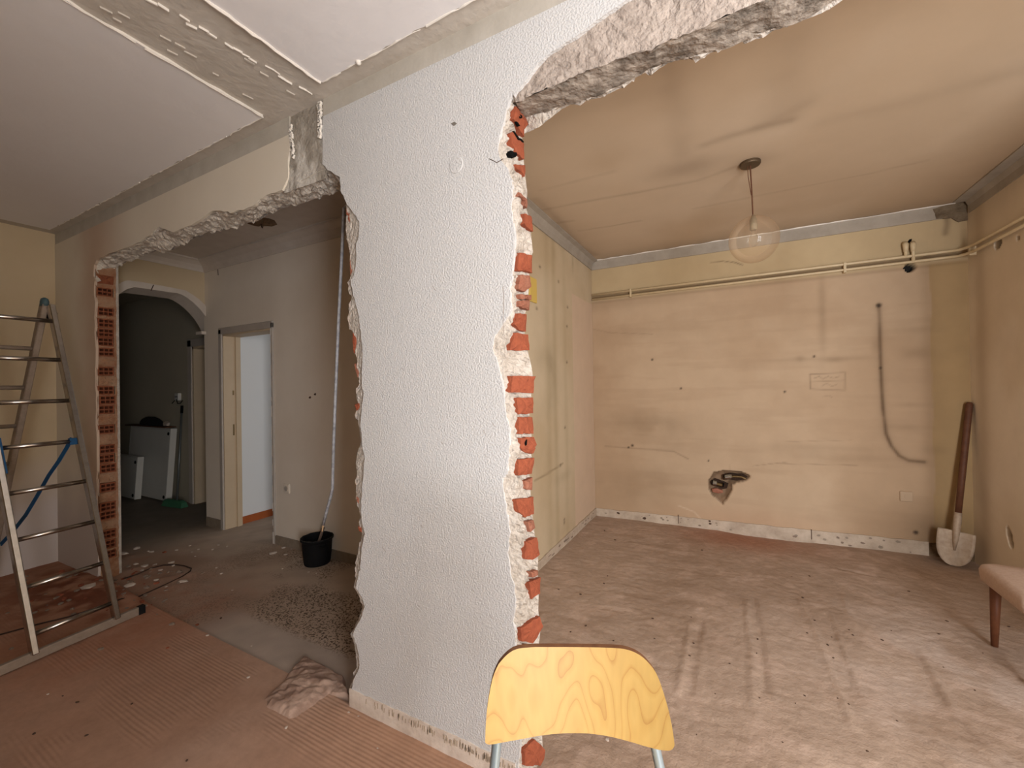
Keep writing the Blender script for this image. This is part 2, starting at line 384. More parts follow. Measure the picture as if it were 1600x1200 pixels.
def comb_floor():
    """dusty red screed with shallow combed grooves; attribute 'comb' in the paint alpha drives where"""
    mt = mk('combed_screed', (1, 1, 1), 0.95, (26, 0.3), None, None, attr=True, spec=0.15); t = mt.node_tree; N = t.nodes; L = t.links; b = N['Principled BSDF']
    at = N.new('ShaderNodeAttribute'); at.attribute_name = 'paint'
    tc = N.new('ShaderNodeTexCoord'); sx = N.new('ShaderNodeSeparateXYZ'); L.new(tc.outputs['Object'], sx.inputs[0])
    nz = N.new('ShaderNodeTexNoise'); nz.inputs['Scale'].default_value = 2.0; nz.inputs['Detail'].default_value = 2; L.new(tc.outputs['Object'], nz.inputs['Vector'])
    a1 = N.new('ShaderNodeMath'); a1.operation = 'MULTIPLY_ADD'; a1.inputs[1].default_value = 0.022; L.new(nz.outputs['Fac'], a1.inputs[0]); L.new(sx.outputs['Y'], a1.inputs[2])
    a2 = N.new('ShaderNodeMath'); a2.operation = 'MULTIPLY'; a2.inputs[1].default_value = 2*math.pi/0.017; L.new(a1.outputs[0], a2.inputs[0])
    sn = N.new('ShaderNodeMath'); sn.operation = 'SINE'; L.new(a2.outputs[0], sn.inputs[0])
    mu = N.new('ShaderNodeMath'); mu.operation = 'MULTIPLY'; L.new(sn.outputs[0], mu.inputs[0]); L.new(at.outputs['Alpha'], mu.inputs[1])
    n2 = N.new('ShaderNodeTexNoise'); n2.inputs['Scale'].default_value = 40; n2.inputs['Detail'].default_value = 5; L.new(tc.outputs['Object'], n2.inputs['Vector'])
    ad = N.new('ShaderNodeMath'); ad.operation = 'MULTIPLY_ADD'; ad.inputs[1].default_value = 0.8; L.new(mu.outputs[0], ad.inputs[0]); L.new(n2.outputs['Fac'], ad.inputs[2])
    bn = N.new('ShaderNodeBump'); bn.inputs['Strength'].default_value = 0.5; bn.inputs['Distance'].default_value = 0.003
    L.new(ad.outputs[0], bn.inputs['Height']); L.new(bn.outputs[0], b.inputs['Normal']); return mt
M['comb'] = comb_floor()
def terrazzo():
    mt = mk('dusty_terrazzo', (1, 1, 1), 0.8, None, None, (60, 0.25, 0.004), attr=True); t = mt.node_tree; N = t.nodes; L = t.links; b = N['Principled BSDF']
    at = N.new('ShaderNodeAttribute'); at.attribute_name = 'paint'; tc = N.new('ShaderNodeTexCoord')
    vo = N.new('ShaderNodeTexVoronoi'); vo.inputs['Scale'].default_value = 120; L.new(tc.outputs['Object'], vo.inputs['Vector'])
    bw = N.new('ShaderNodeSeparateColor'); L.new(vo.outputs['Color'], bw.inputs[0])
    m1 = N.new('ShaderNodeMapRange'); m1.inputs[1].default_value = 0.66; m1.inputs[2].default_value = 0.74; L.new(bw.outputs[0], m1.inputs[0])
    m3 = N.new('ShaderNodeMath'); m3.operation = 'MULTIPLY'; L.new(m1.outputs[0], m3.inputs[0]); L.new(at.outputs['Alpha'], m3.inputs[1])
    mx = N.new('ShaderNodeMix'); mx.data_type = 'RGBA'; L.new(m3.outputs[0], mx.inputs[0]); L.new(at.outputs['Color'], mx.inputs[6]); mx.inputs[7].default_value = (*srgb(96, 80, 68), 1)
    L.new(mx.outputs[2], b.inputs['Base Color']); return mt
M['terrazzo'] = terrazzo()

# ------------------------------------------------------------------ levels of the flat
CEIL = 2.87                    # ceiling height
YF, YB = 1.35, 1.50            # broken partition, front and back face
XL = -5.25                     # end wall of the front room
XR, YK = 1.655, 4.60           # kitchen: outer wall and far wall
XK = -1.40                     # kitchen: wall shared with the hall
YD = 2.50                      # hall: wall with the door
XA = -5.20                     # hall: wall with the arch
XE, YN = 2.60, -0.75           # outer walls of the front room behind the camera

def structure(o): o['kind'] = 'structure'; return o
def wallbox(name, boxes, mat):
    b = MB()
    for q in boxes: b.box(*q)
    return structure(b.build(name, mat))

# outer walls with their window openings (behind the viewer)
wallbox('wall_left', [(XL-0.2, XL, YN-0.2, YF+0.15, -0.06, 2.95)], M['cream_low'])
wallbox('wall_rear', [(XL, 1.05, YN-0.2, YN, -0.06, 2.95), (2.35, XE, YN-0.2, YN, -0.06, 2.95), (1.05, 2.35, YN-0.2, YN, -0.06, 0.25), (1.05, 2.35, YN-0.2, YN, 2.35, 2.95)], M['cream'])
wallbox('wall_outer', [(XE, XE+0.2, YN-0.2, YF+0.15, -0.06, 2.95)], M['cream'])
def window(name, p0, p1, axis):
    """frame, middle stile and two panes filling an opening between corners p0 and p1"""
    x0, y0, z0 = p0; x1, y1, z1 = p1; fr = MB(); t = 0.06
    if axis == 'x':
        fr.box(x0, x1, y0, y0+t, z0, z1).box(x0, x1, y1-t, y1, z0, z1).box(x0, x1, y0+t, y1-t, z0, z0+t).box(x0, x1, y0+t, y1-t, z1-t, z1).box(x0, x1, (y0+y1)/2-0.03, (y0+y1)/2+0.03, z0+t, z1-t)
    else:
        fr.box(x0, x0+t, y0, y1, z0, z1).box(x1-t, x1, y0, y1, z0, z1).box(x0+t, x1-t, y0, y1, z0, z0+t).box(x0+t, x1-t, y0, y1, z1-t, z1).box((x0+x1)/2-0.03, (x0+x1)/2+0.03, y0, y1, z0+t, z1-t)
    o = structure(fr.build(name, M['frame_white']))
    for k in range(2):
        pn = MB()
        if axis == 'x':
            ym = (y0+y1)/2; ya, yb = (y0+t, ym-0.03) if k == 0 else (ym+0.03, y1-t); pn.box((x0+x1)/2-0.003, (x0+x1)/2+0.003, ya, yb, z0+t, z1-t)
        else:
            xm = (x0+x1)/2; xa, xb = (x0+t, xm-0.03) if k == 0 else (xm+0.03, x1-t); pn.box(xa, xb, (y0+y1)/2-0.003, (y0+y1)/2+0.003, z0+t, z1-t)
        pn.build('pane', M['pane'], o)
    return o
window('window_1', (1.05, YN-0.15, 0.25), (2.35, YN-0.10, 2.35), 'y')
wallbox('wall_kitchen_outer', [(XR, XR+0.2, YB, 2.1, -0.06, 2.95), (XR+.1, XR+0.2, 3.0, YK+0.2, -0.06, 2.95), (XR, XR+.1, 3.0, 3.03, -0.06, 2.95), (XR, XR+0.2, 2.1, 3.0, -0.06, 0.95), (XR, XR+0.2, 2.1, 3.0, 2.05, 2.95)], M['cream'])
window('window_2', (XR+0.10, 2.1, 0.95), (XR+0.15, 3.0, 2.05), 'x')

# ------------------------------------------------------------------ front room: floor
floor_root = None
MOUND = [tuple(onz(*p)[:2]) for p in [(476, 1022), (540, 1056), (548, 1100), (520, 1086), (470, 1125), (441, 1136), (408, 1112), (400, 1098)]]
def f_pos(U, V):
    h = (fbm(U*2.2, V*2.2, 4, 1)-0.5)*0.012 + (fbm(U*14, V*14, 3, 2)-0.5)*0.004
    heap = np.exp(-(((U+4.25)/0.55)**2 + ((V-1.28)/0.16)**2))*0.05*(0.5+fbm(U*9, V*9, 4, 5))
    return U, V, h + heap - 0.004
def f_col(U, V):
    n = fbm(U*1.3, V*1.3, 5, 7); n2 = fbm(U*11, V*11, 4, 8)
    c = np.ones(U.shape+(3,))*np.array(srgb(186, 154, 135))
    c = lerpc(c, srgb(172, 136, 115), sstep(0.35, 0.65, n))
    red = sstep(-2.3, -3.6, U)*sstep(0.2, 0.9, V)*(0.5+0.6*n2)
    c = lerpc(c, srgb(172, 114, 86), np.clip(red*0.7, 0, 1))
    near = np.exp(-((V-1.25)/0.22)**2)*sstep(-2.0, -1.3, U)
    c = lerpc(c, srgb(196, 156, 130), near*0.6)
    heap = np.exp(-(((U+4.3)/0.75)**2 + ((V-1.2)/0.32)**2))
    c = lerpc(c, srgb(120, 72, 54), np.clip(heap*1.1*sstep(0.35, 0.6, n2), 0, 1))
    right = sstep(-0.75, -0.55, U)
    c = lerpc(c, srgb(146, 122, 106), right*0.9)
    c = c*(0.92+0.16*n2)[..., None]
    comb = sstep(0.50, 0.60, fbm(U*2.6, V*4.5, 3, 21))*0.55 + np.exp(-((V-1.20)/0.12)**2)*sstep(-1.75, -1.4, U)*sstep(-0.6, -0.8, U)
    comb = np.clip(comb, 0, 1)*(1-np.clip(heap*2, 0, 1))*(1-right)
    return np.concatenate([c, comb[..., None]], -1)
floor_root = structure(grid('floor', np.arange(XL-0.1, XE+0.15, 0.03), np.concatenate([np.arange(YN-0.1, 0.1, 0.08), np.arange(0.1, YF+0.016, 0.02)]), f_pos, f_col, M['comb']))

# lump of mortar left at the end of the removed wall
def mound():
    xs = np.linspace(min(p[0] for p in MOUND)-0.03, max(p[0] for p in MOUND)+0.03, 90); ys = np.linspace(min(p[1] for p in MOUND)-0.03, max(p[1] for p in MOUND)+0.03, 90)
    def pos(U, V):
        U2 = U+.05*(fbm(U*14, V*14, 3, 13)-.5)*sstep(1.47, 1.40, V); V2 = V+.05*(fbm(U*14, V*14, 3, 14)-.5)*sstep(1.47, 1.40, V); ins = inpoly(U2, V2, MOUND); d = dline(U2, V2, MOUND+MOUND[:1]); k = np.where(ins, sstep(0, 0.13, d), 0); k2 = np.where(ins, sstep(0, 0.015+.05*sstep(1.40, 1.25, V), d), 0)
        ridge = np.abs(np.sin(((V-0.5*U)*34) + 4*fbm(U*7, V*7, 3, 2)))
        return U, V, -0.03 + k2*0.036 + k*(0.004+0.024*fbm(U*16+V*8, V*16, 5, 3)+0.004*ridge) + k2*(fbm(U*45, V*45, 3, 6)-.5)*0.012
    def col(U, V):
        n = fbm(U*16, V*16, 4, 4); c = np.ones(U.shape+(3,))*np.array(srgb(184, 156, 140)); return lerpc(c, srgb(158, 130, 115), sstep(0.4, 0.65, n))
    o = grid('mortar_lump', xs, ys, pos, col, M['floor_attr'], floor_root); o['label'] = 'rough hardened mortar lump left where the partition stood'; return o
mound()

# ------------------------------------------------------------------ kitchen floor
RIDGES = [[(1079, 975), (1071, 1037), (1060, 1081)], [(1166, 940), (1171, 1000), (1176, 1050), (1176, 1100)], [(1249, 940), (1277, 993), (1293, 1034), (1309, 1078), (1327, 1134)],
          [(1439, 1021), (1481, 1084), (1499, 1130), (1555, 1182)], [(1320, 935), (1325, 960), (1360, 1005)], [(1296, 960), (1320, 1012), (1345, 1088)]]
TROUGHS = [[(1096, 972), (1087, 1043), (1079, 1081)], [(1179, 934), (1187, 987), (1193, 1037), (1200, 1080)], [(1293, 962), (1324, 1043), (1340, 1085)], [(1425, 1010), (1465, 1080), (1520, 1150), (1570, 1190)], [(1376, 915), (1395, 930)], [(1310, 890), (1358, 900)]]
def k_pos(U, V):
    h = (fbm(U*1.7+0.3*V, V*1.5, 4, 3)-0.5)*0.030 + (fbm(U*6+1.5*V, V*6, 4, 4)-0.5)*0.008
    sl = fbm((U-V*0.1)*3.0, V*14, 4, 6)-0.5
    h = h + sl*0.009*sstep(0.3, -0.4, U)
    for R in RIDGES:
        p = [tuple(onz(*q)[:2]) for q in R]; d = dline(U+0.03*(fbm(U*5, V*5, 2, 1)-.5), V, p); h = h + 0.006*np.exp(-(d/0.013)**2)*(0.4+1.1*fbm(U*4, V*4, 3, 9))
    for R in TROUGHS:
        p = [tuple(onz(*q)[:2]) for q in R]; d = dline(U+0.03*(fbm(U*5, V*5, 2, 2)-.5), V, p); h = h - 0.006*np.exp(-(d/0.013)**2)*(0.4+1.1*fbm(U*4, V*4, 3, 10))
    lift = sstep(0.2, 1.5, U)*sstep(3.6, 4.6, V)*0.03
    fade = sstep(YF, YF+0.25, V)
    return U, V, h*fade + lift + (fbm(U*30, V*30, 2, 11)-0.5)*0.004
def k_col(U, V):
    n = fbm(U*1.6, V*1.6, 5, 12); n2 = fbm(U*9, V*9, 5, 13)
    c = np.ones(U.shape+(3,))*np.array(srgb(178, 156, 139))
    c = lerpc(c, srgb(168, 145, 127), sstep(0.35, 0.62, n)); c = lerpc(c, srgb(192, 168, 152), sstep(0.52, 0.72, n2)*0.5)
    red = np.exp(-(((U-0.05)/0.55)**2+((V-4.45)/0.3)**2)); c = lerpc(c, srgb(158, 96, 66), red*0.65)
    pale = np.exp(-(((U-0.95)/0.5)**2+((V-2.75)/0.8)**2))*sstep(0.42, 0.62, fbm(U*4, V*4, 4, 15)); c = lerpc(c, srgb(196, 178, 166), pale*0.7)
    corner = np.exp(-(((U-1.45)/0.16)**2+((V-4.5)/0.12)**2)); c = lerpc(c, srgb(80, 60, 44), corner*0.6)
    for R in TROUGHS:
        p = [tuple(onz(*q)[:2]) for q in R]; d = dline(U, V, p); c = lerpc(c, srgb(112, 86, 66), 0.16*np.exp(-(d/0.02)**2)*(0.3+fbm(U*5, V*5, 3, 3)))
    return c*(0.94+0.12*n2)[..., None]
kf = structure(grid('floor_kitchen', np.arange(XK-0.02, XR+0.03, 0.014), np.arange(YF+0.005, YK+0.03, 0.014), k_pos, k_col, M['floor_attr']))
# hall floor, slightly lower than the screed; grey smooth strip where the wall stood, terrazzo beyond
def h_pos(U, V): return U, V, -0.025 + (fbm(U*3, V*3, 3, 31)-0.5)*0.006 + np.exp(-(((U+4.3)/0.7)**2+((V-1.62)/0.2)**2))*0.045*(0.3+fbm(U*9, V*9, 4, 5))
def h_col(U, V):
    n = fbm(U*2, V*2, 5, 32); n2 = fbm(U*12, V*12, 4, 33)
    c = np.ones(U.shape+(3,))*np.array(srgb(190, 170, 152)); c = lerpc(c, srgb(176, 154, 136), sstep(0.4, 0.65, n))
    sm = sstep(1.66, 1.58, V)*sstep(-3.15, -2.95, U); c = lerpc(c, srgb(176, 160, 148), sm)
    red = sstep(-2.7, -3.3, U)*sstep(2.3, 1.5, V); c = lerpc(c, srgb(140, 92, 70), np.clip(red*(0.4+0.7*n2), 0, 1)*0.8)
    c = lerpc(c, srgb(112, 106, 96), sstep(-4.6, -5.4, U)*0.8)
    sp = (1-sm)*(1-0.7*np.clip(red, 0, 1))*sstep(-4.4, -3.2, U)*sstep(0.3, 0.55, fbm(U*3, V*3, 3, 35))
    return np.concatenate([c*(0.85+0.3*n2)[..., None], sp[..., None]], -1)
structure(grid('floor_hall', np.arange(-10.0, XK, 0.03), np.arange(YF+0.005, YD+0.85, 0.02), h_pos, h_col, M['terrazzo']))
structure(MB().box(-5.0, -1.4, YD+0.85, 6.0, -0.06, -0.02).build('floor_bedroom', M['terrazzo']))
structure(MB().box(-10.4, 3.6, -3.0, 6.4, -0.20, -0.10).build('floor_slab', M['ceil_grey']))

# ------------------------------------------------------------------ ceilings
structure(MB().box(-10.4, 3.6, -3.0, 6.4, CEIL+0.05, CEIL+0.2).build('ceiling_slab', M['ceil_grey']))  # unseen slab over the whole flat, added to keep stray light out
cz = structure(MB().box(XL-0.05, XE+0.05, YN-0.05, YB, CEIL, CEIL+0.06).build('ceiling', M['ceil_grey']))
def jag(p, q, step, amp, nrm, seed):
    """broken edge between two points"""
    r = random.Random(seed); p, q = Vector(p), Vector(q); n = max(2, int((q-p).length/step)); nv = Vector(nrm)
    return [p.lerp(q, i/n) + nv*(r.uniform(-amp, amp) if 0 < i < n else 0) for i in range(n+1)]
def panel(name, corners, seed, jagged):
    poly = []
    for i, c in enumerate(corners):
        d = corners[(i+1) % 4]; dd = (Vector(d)-Vector(c)).normalized(); nn = (dd.y, -dd.x, 0)
        poly += jag(c, d, 0.05, 0.006 if jagged[i] else 0.0, nn, seed+i)[:-1]
    b = MB().prism(poly, (0, 0, 0.012)); n = len(poly); o = b.build(name, M['ceil_white'], cz)
    o.data.materials.append(M['edge_white'])
    for pl in o.data.polygons:
        if pl.index >= 2: pl.material_index = 1
    return o
zc = CEIL-0.010
panel('painted_panel', [(-1.63, 1.265, zc), (XE-0.1, 1.25, zc), (XE-0.1, YN+0.1, zc), (-1.63, YN+0.1, zc)], 3, (1, 0, 0, 1))
panel('painted_panel', [(XL+0.14, 1.285, zc), (-2.09, 1.28, zc), (-2.03, YN+0.1, zc), (XL+0.14, YN+0.1, zc)], 9, (1, 1, 0, 0))
# ridge of torn plaster along the middle of the stripped band
b = MB()
for k in range(26):
    y0 = 1.30-k*0.03; x0 = -1.735+0.012*random.uniform(-1, 1)-k*0.004; ww = random.uniform(0.002, 0.007)
    if k % 5 != 2: b.bar((x0, y0+.002, CEIL-.002), (x0-.004+random.uniform(-.006, .006), y0-.031, CEIL-.002), ww, random.uniform(.006, .016))
b.build('plaster_ridge', M['edge_white'], cz)
b = MB()
for k in range(14):
    x0 = random.uniform(-2.02, -1.78); y0 = random.uniform(0.6, 1.27); l = random.uniform(0.02, 0.06)
    b.bar((x0, y0, CEIL-0.002), (x0-0.15*l, y0-l, CEIL-0.002), random.uniform(0.004, 0.012), 0.008)
b.build('plaster_scrap', M['ceil_grey'], cz)
def lip(P, Q, seed, lo, hi, skip=0.0):
    rr_ = random.Random(seed); P, Q = Vector(P), Vector(Q); n = int((Q-P).length/.03); nv = (Q-P).normalized().cross(Vector((0, 0, 1)))
    bb_ = MB(); pts = [P.lerp(Q, i/n)+nv*rr_.uniform(-.003, .003) for i in range(n+1)]
    run = []; rad = []
    for i, p in enumerate(pts):
        if rr_.random() < skip and len(run) > 2:
            bb_.tube(run, rad, 6); run = []; rad = []
        run.append(p); rad.append(rr_.uniform(lo, hi))
    if len(run) > 1: bb_.tube(run, rad, 6)
    bb_.build('paint_lip', M['edge_white'], cz)
lip((-1.63, 1.262, zc-.003), (-1.63, -.3, zc-.003), 1, .004, .008)
lip((-2.088, 1.278, zc-.003), (-2.04, -.3, zc-.003), 2, .001, .006, .06)
lip((-2.09, 1.280, zc-.002), (-4.9, 1.286, zc-.002), 3, .001, .005, .22)
lip((-1.62, 1.264, zc-.002), (1.2, 1.254, zc-.002), 4, .001, .005, .08)
# white drip left on the torn edge
q = onz(560, 97, CEIL-0.012); MB().lathe([(0.004, -0.012), (0.011, -0.006), (0.012, 0.006)], q, 8).build('plaster_drip', M['edge_white'], cz)

def kc_col(U, V):
    c = np.ones(U.shape+(3,))*np.array(srgb(202, 182, 158)); n = fbm(U*1.2, V*1.2, 4, 41)
    c = lerpc(c, srgb(192, 170, 144), sstep(0.35, 0.65, n))
    P = lambda L: [tuple(onz(x, y, CEIL)[:2]) for x, y in L]
    for L, wd, s in [([(1100, 227), (1140, 213), (1185, 200), (1235, 188)], 0.035, .45), ([(1185, 200), (1228, 180), (1260, 160)], 0.05, .22),
                     ([(1045, 90), (1056, 150), (1062, 200), (1068, 238)], 0.07, .28), ([(840, 330), (900, 318), (1000, 300), (1090, 282), (1150, 260)], 0.018, .38),
                     ([(843, 298), (905, 282), (960, 268)], 0.012, .3), ([(905, 361), (950, 354), (1002, 345)], 0.012, .5), ([(1085, 326), (1200, 303), (1340, 275), (1450, 250)], 0.012, .32),
                     ([(838, 312), (880, 352), (905, 385), (930, 398)], 0.045, .42), ([(1040, 140), (900, 172), (845, 196)], 0.07, .14), ([(1290, 190), (1450, 150), (1600, 110)], 0.06, .18), ([(860, 350), (895, 345)], 0.02, .4), ([(1240, 60), (1225, 130), (1222, 175)], 0.08, .18)]:
        d = dline(U, V, P(L)); c = lerpc(c, srgb(112, 92, 72), 0.6*s*np.exp(-(d/wd)**2)*(0.55+0.9*fbm(U*5, V*5, 4, 42)))
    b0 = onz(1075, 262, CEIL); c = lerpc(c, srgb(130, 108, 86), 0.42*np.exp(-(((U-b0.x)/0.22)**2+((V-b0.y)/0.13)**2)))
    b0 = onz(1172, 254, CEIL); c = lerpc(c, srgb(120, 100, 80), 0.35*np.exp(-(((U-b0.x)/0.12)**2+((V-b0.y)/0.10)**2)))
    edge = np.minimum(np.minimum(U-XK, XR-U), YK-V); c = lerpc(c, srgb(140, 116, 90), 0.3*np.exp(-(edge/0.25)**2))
    return c
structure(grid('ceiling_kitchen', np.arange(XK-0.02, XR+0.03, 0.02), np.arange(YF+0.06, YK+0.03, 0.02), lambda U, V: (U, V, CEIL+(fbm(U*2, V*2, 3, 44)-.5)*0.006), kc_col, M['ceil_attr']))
structure(MB().box(XA-0.1, XK, YB, YD+0.3, CEIL+0.03, CEIL+0.06).build('ceiling_hall', M['white_trim']))
structure(MB().box(-10.2, XA-0.1, YF, YD+0.6, 2.84, 2.95).build('ceiling_corridor', M['dark_wall']))
structure(MB().box(-5.3, -1.4, YD+0.1, 6.0, 2.86, 2.95).build('ceiling_bedroom', M['white_paint']))

# ------------------------------------------------------------------ the broken partition
Y0, Y1 = YF, YF+0.016
def PF(L, Y=YF): return [ony(x, y, Y) for x, y in L]
L_EDGE = [(504, 182), (503.6, 256), (509, 262), (520, 270), (531, 277), (532, 297), (538, 310), (546, 324), (556, 337), (561, 345), (560, 370), (556, 385), (556, 410), (553, 430), (548, 438), (551, 457), (555, 472), (560, 492), (562, 507), (564, 525), (566, 543),
          (565, 579), (565, 603), (568, 615), (565, 633), (563, 660), (565, 681), (566, 699), (570, 717), (568, 735), (566, 756), (565, 777), (564, 795), (565, 807), (566, 819), (570, 834), (566, 852), (564, 870), (563, 891), (560, 897), (556, 919), (566, 934), (570, 948), (562, 970), (551, 992), (557, 1007), (561, 1030), (561, 1044), (553, 1061), (549, 1078), (551, 1089), (546, 1101)]
R_EDGE = [(801, 145), (796, 155), (791, 172), (785, 195), (779, 217), (777, 232), (782, 250), (792, 262), (799, 280), (800, 300), (798, 325), (802, 352), (804, 380), (802, 405), (800, 427), (796, 450), (799, 482), (787, 502), (772, 526), (769, 545), (777, 567), (782, 590), (787, 615), (790, 645), (796, 672), (796, 695), (795, 713), (793, 740), (785, 747), (788, 780), (793, 807), (797, 833), (793, 865), (797, 897), (804, 916), (805, 945), (801, 972), (805, 993), (805, 1017), (808, 1060), (806, 1100), (813, 1156), (809, 1194)]
CURVE = [(803, 150), (811, 139), (820, 128), (840, 100), (853, 88), (867, 78), (884, 66), (901, 56), (918, 43), (935, 30), (952, 18), (969, 7)]
def jitter(P, amp, n, seed):
    """subdivide an outline and roughen it in the X-Z plane"""
    r = random.Random(seed); out = []
    for a, b_ in zip(P[:-1], P[1:]):
        out.append(a)
        for k in range(1, n): out.append(a.lerp(b_, k/n) + Vector((r.uniform(-amp, amp), 0, r.uniform(-amp, amp))))
    out.append(P[-1]); return out
left = jitter(PF(L_EDGE), 0.0035, 3, 1); right = jitter(PF(R_EDGE), 0.003, 3, 2); curve = jitter(PF(CURVE), 0.0012, 3, 3)
band_z = 2.786
lb = left[-1].copy(); lb.z = -0.03; rb = right[-1].copy(); rb.z = -0.03
top_right = [Vector((-0.22, YF, 2.715)), Vector((0.0, YF, 2.735)), Vector((0.5, YF, 2.745)), Vector((XR+0.05, YF, 2.745))]
poly = [Vector((XR+0.05, YF, band_z)), Vector((left[0].x, YF, band_z))] + left + [lb, rb] + right[::-1] + curve + top_right
part = MB().prism(poly, (0, Y1-Y0, 0)).build('wall_partition', M['pillar']); structure(part)
# left length: stub beside the end wall and lintel face, dusted with brick
LINT = [(506, 263), (478, 277), (442, 295), (439, 297), (415, 305), (401, 316), (388, 324), (364, 332), (350, 331), (337, 329), (324, 334), (304, 348), (287, 356), (270, 363), (258, 358), (248, 354), (240, 362), (233, 368), (219, 378), (200, 386), (182, 393), (165, 399), (152, 405), (147, 414), (146, 432), (150, 440)]
lint = jitter(PF(LINT), 0.006, 3, 5)
i0 = min(range(len(lint)), key=lambda i: abs(lint[i].x+2.03))
jambL = [Vector((-4.415+random.uniform(-.012, .012), YF, z)) for z in np.arange(2.36, 0.0, -0.06)] + [Vector((-4.41, YF, -0.03))]
sx1 = -1.992
strip_l = [Vector((sx1+random.uniform(-.012, .012), YF, z)) for z in np.arange(2.56, 2.77, 0.03)]
polyL = [Vector((XL-0.02, YF, band_z-0.01)), Vector((XL-0.02, YF, -0.03))] + jambL[::-1] + lint[i0:][::-1] + strip_l + [Vector((sx1, YF, band_z-0.01))]
MB().prism(polyL, (0, Y1-Y0, 0)).build('plaster_face', M['stub'], part)
# grey band where the cornice was pulled off
MB().box(-1.727, XE, YF+0.002, YF+0.03, band_z-0.004, CEIL+0.01).box(XL-0.02, -1.985, YF+0.002, YF+0.03, band_z-0.014, CEIL+0.01).build('cornice_scar', M['band_front'], part)
# masonry core
core = [Vector((XR+0.05, Y1, CEIL+0.02)), Vector((XL, Y1, CEIL+0.02)), Vector((XL, Y1, -0.05)), Vector((-4.70, Y1, -0.05)), Vector((-4.70, Y1, 2.55)), Vector((-1.72, Y1, 2.55))]
core += [Vector((p.x+0.02, Y1, p.z)) for p in left[6:-1:3] if p.z < 2.45] + [Vector((-1.57, Y1, -0.05)), Vector((-0.83, Y1, -0.05)), Vector((-0.83, Y1, 2.56)), Vector((XR+0.05, Y1, 2.58))]
MB().prism(core, (0, 0.118, 0)).build('masonry_core', M['pink'], part)
MB().box(XL, -4.46, YB-0.016, YB, -0.05, CEIL+0.02).box(-4.46, -1.72, YB-0.016, YB, 2.56, CEIL+0.02).box(-1.55, -0.85, YB-0.016, YB, -0.05, 2.56).box(-1.72, XR+0.02, YB-0.016, YB, 2.56, CEIL+0.02).build('rear_plaster', M['cream'], part)
wallbox('wall_partition_end', [(XR+0.05, XE, YF, YB, -0.06, 2.95)], M['pillar'])  # unseen end of the partition, put in to shape the daylight
# pinkish undercoat showing along the broken edge on the hall side
UND = [(541, 340), (541, 355), (542, 372), (547, 395), (547, 410), (551, 425), (545, 439), (544, 450), (550, 467), (547, 480), (544, 496), (545, 510), (552, 520), (555, 545), (558, 558), (560, 570), (559, 579), (563, 600), (557, 618), (561, 634), (556, 648), (562, 666), (564, 690), (559, 708), (556, 720), (559, 738), (556, 756), (557, 771), (562, 795), (563, 822), (566, 836), (563, 850), (557, 870), (557, 894), (556, 905), (554, 919), (563, 936), (567, 948), (559, 970), (549, 992), (554, 1007), (558, 1030), (558, 1044), (551, 1061), (546, 1078)]
und = jitter(PF(UND, 1.3665), 0.004, 3, 6)
strip('undercoat_edge', [p+Vector((0.004, 0.009, 0)) for p in left if p.z < 2.36], und, M['mortar'], part, nu=170, nv=4, amp=0.006, sc=40, seed=2)
strip('undercoat_side', und, [p+Vector((0.03, 0.11, 0)) for p in und], M['pink'], part, nu=170, nv=4, amp=0.014, sc=40, seed=3, fixa=False)
def chunk(name, poly, depth_vec, mat, parent, seed, dome=0.006, push=0.0, inner=0.55):
    """broken piece: jagged outline with an uneven domed face, sides running back into the wall"""
    r = random.Random(seed); P = [Vector(p) for p in poly]; dv = Vector(depth_vec); dn = dv.normalized(); Q = []
    for a, b_ in zip(P, P[1:]+P[:1]):
        Q.append(a); n = max(1, int((b_-a).length/0.018))
        for k in range(1, n): Q.append(a.lerp(b_, k/n) + Vector((r.uniform(-1, 1), r.uniform(-1, 1), r.uniform(-1, 1)))*0.0022)
    c = sum(Q, Vector((0, 0, 0)))/len(Q); n = len(Q)
    v = [p + dv*1.0 for p in Q] + Q + [c.lerp(p, inner) - dn*(r.uniform(0.2, 1)*dome - push) for p in Q] + [c - dn*(dome*0.8 - push)]
    f = []
    for i in range(n):
        j = (i+1) % n; f += [(i, j, n+j, n+i), (n+i, n+j, 2*n+j, 2*n+i), (2*n+i, 2*n+j, 3*n)]
    return fixn(mesh(name, v, f, mat, parent))
for k, L in enumerate([[(541, 326), (545, 327), (551, 336), (553, 346), (547, 352), (545, 346), (548, 342), (541, 334)], [(554, 568), (559, 569), (561, 582), (559, 590), (556, 580)], [(554, 632), (562, 629), (563, 637), (557, 642)], [(557, 776), (562, 779), (561, 788), (558, 783)], [(560, 822), (566, 824), (566, 832), (561, 830)], [(547, 405), (550, 420), (553, 428), (548, 432)], [(551, 520), (556, 528), (557, 545), (553, 552), (552, 535)]]):
    chunk('brick', PF(L, 1.366), (0.02, 0.05, 0), M['brick_pale'] if k % 2 else M['brick'], part, 50+k)

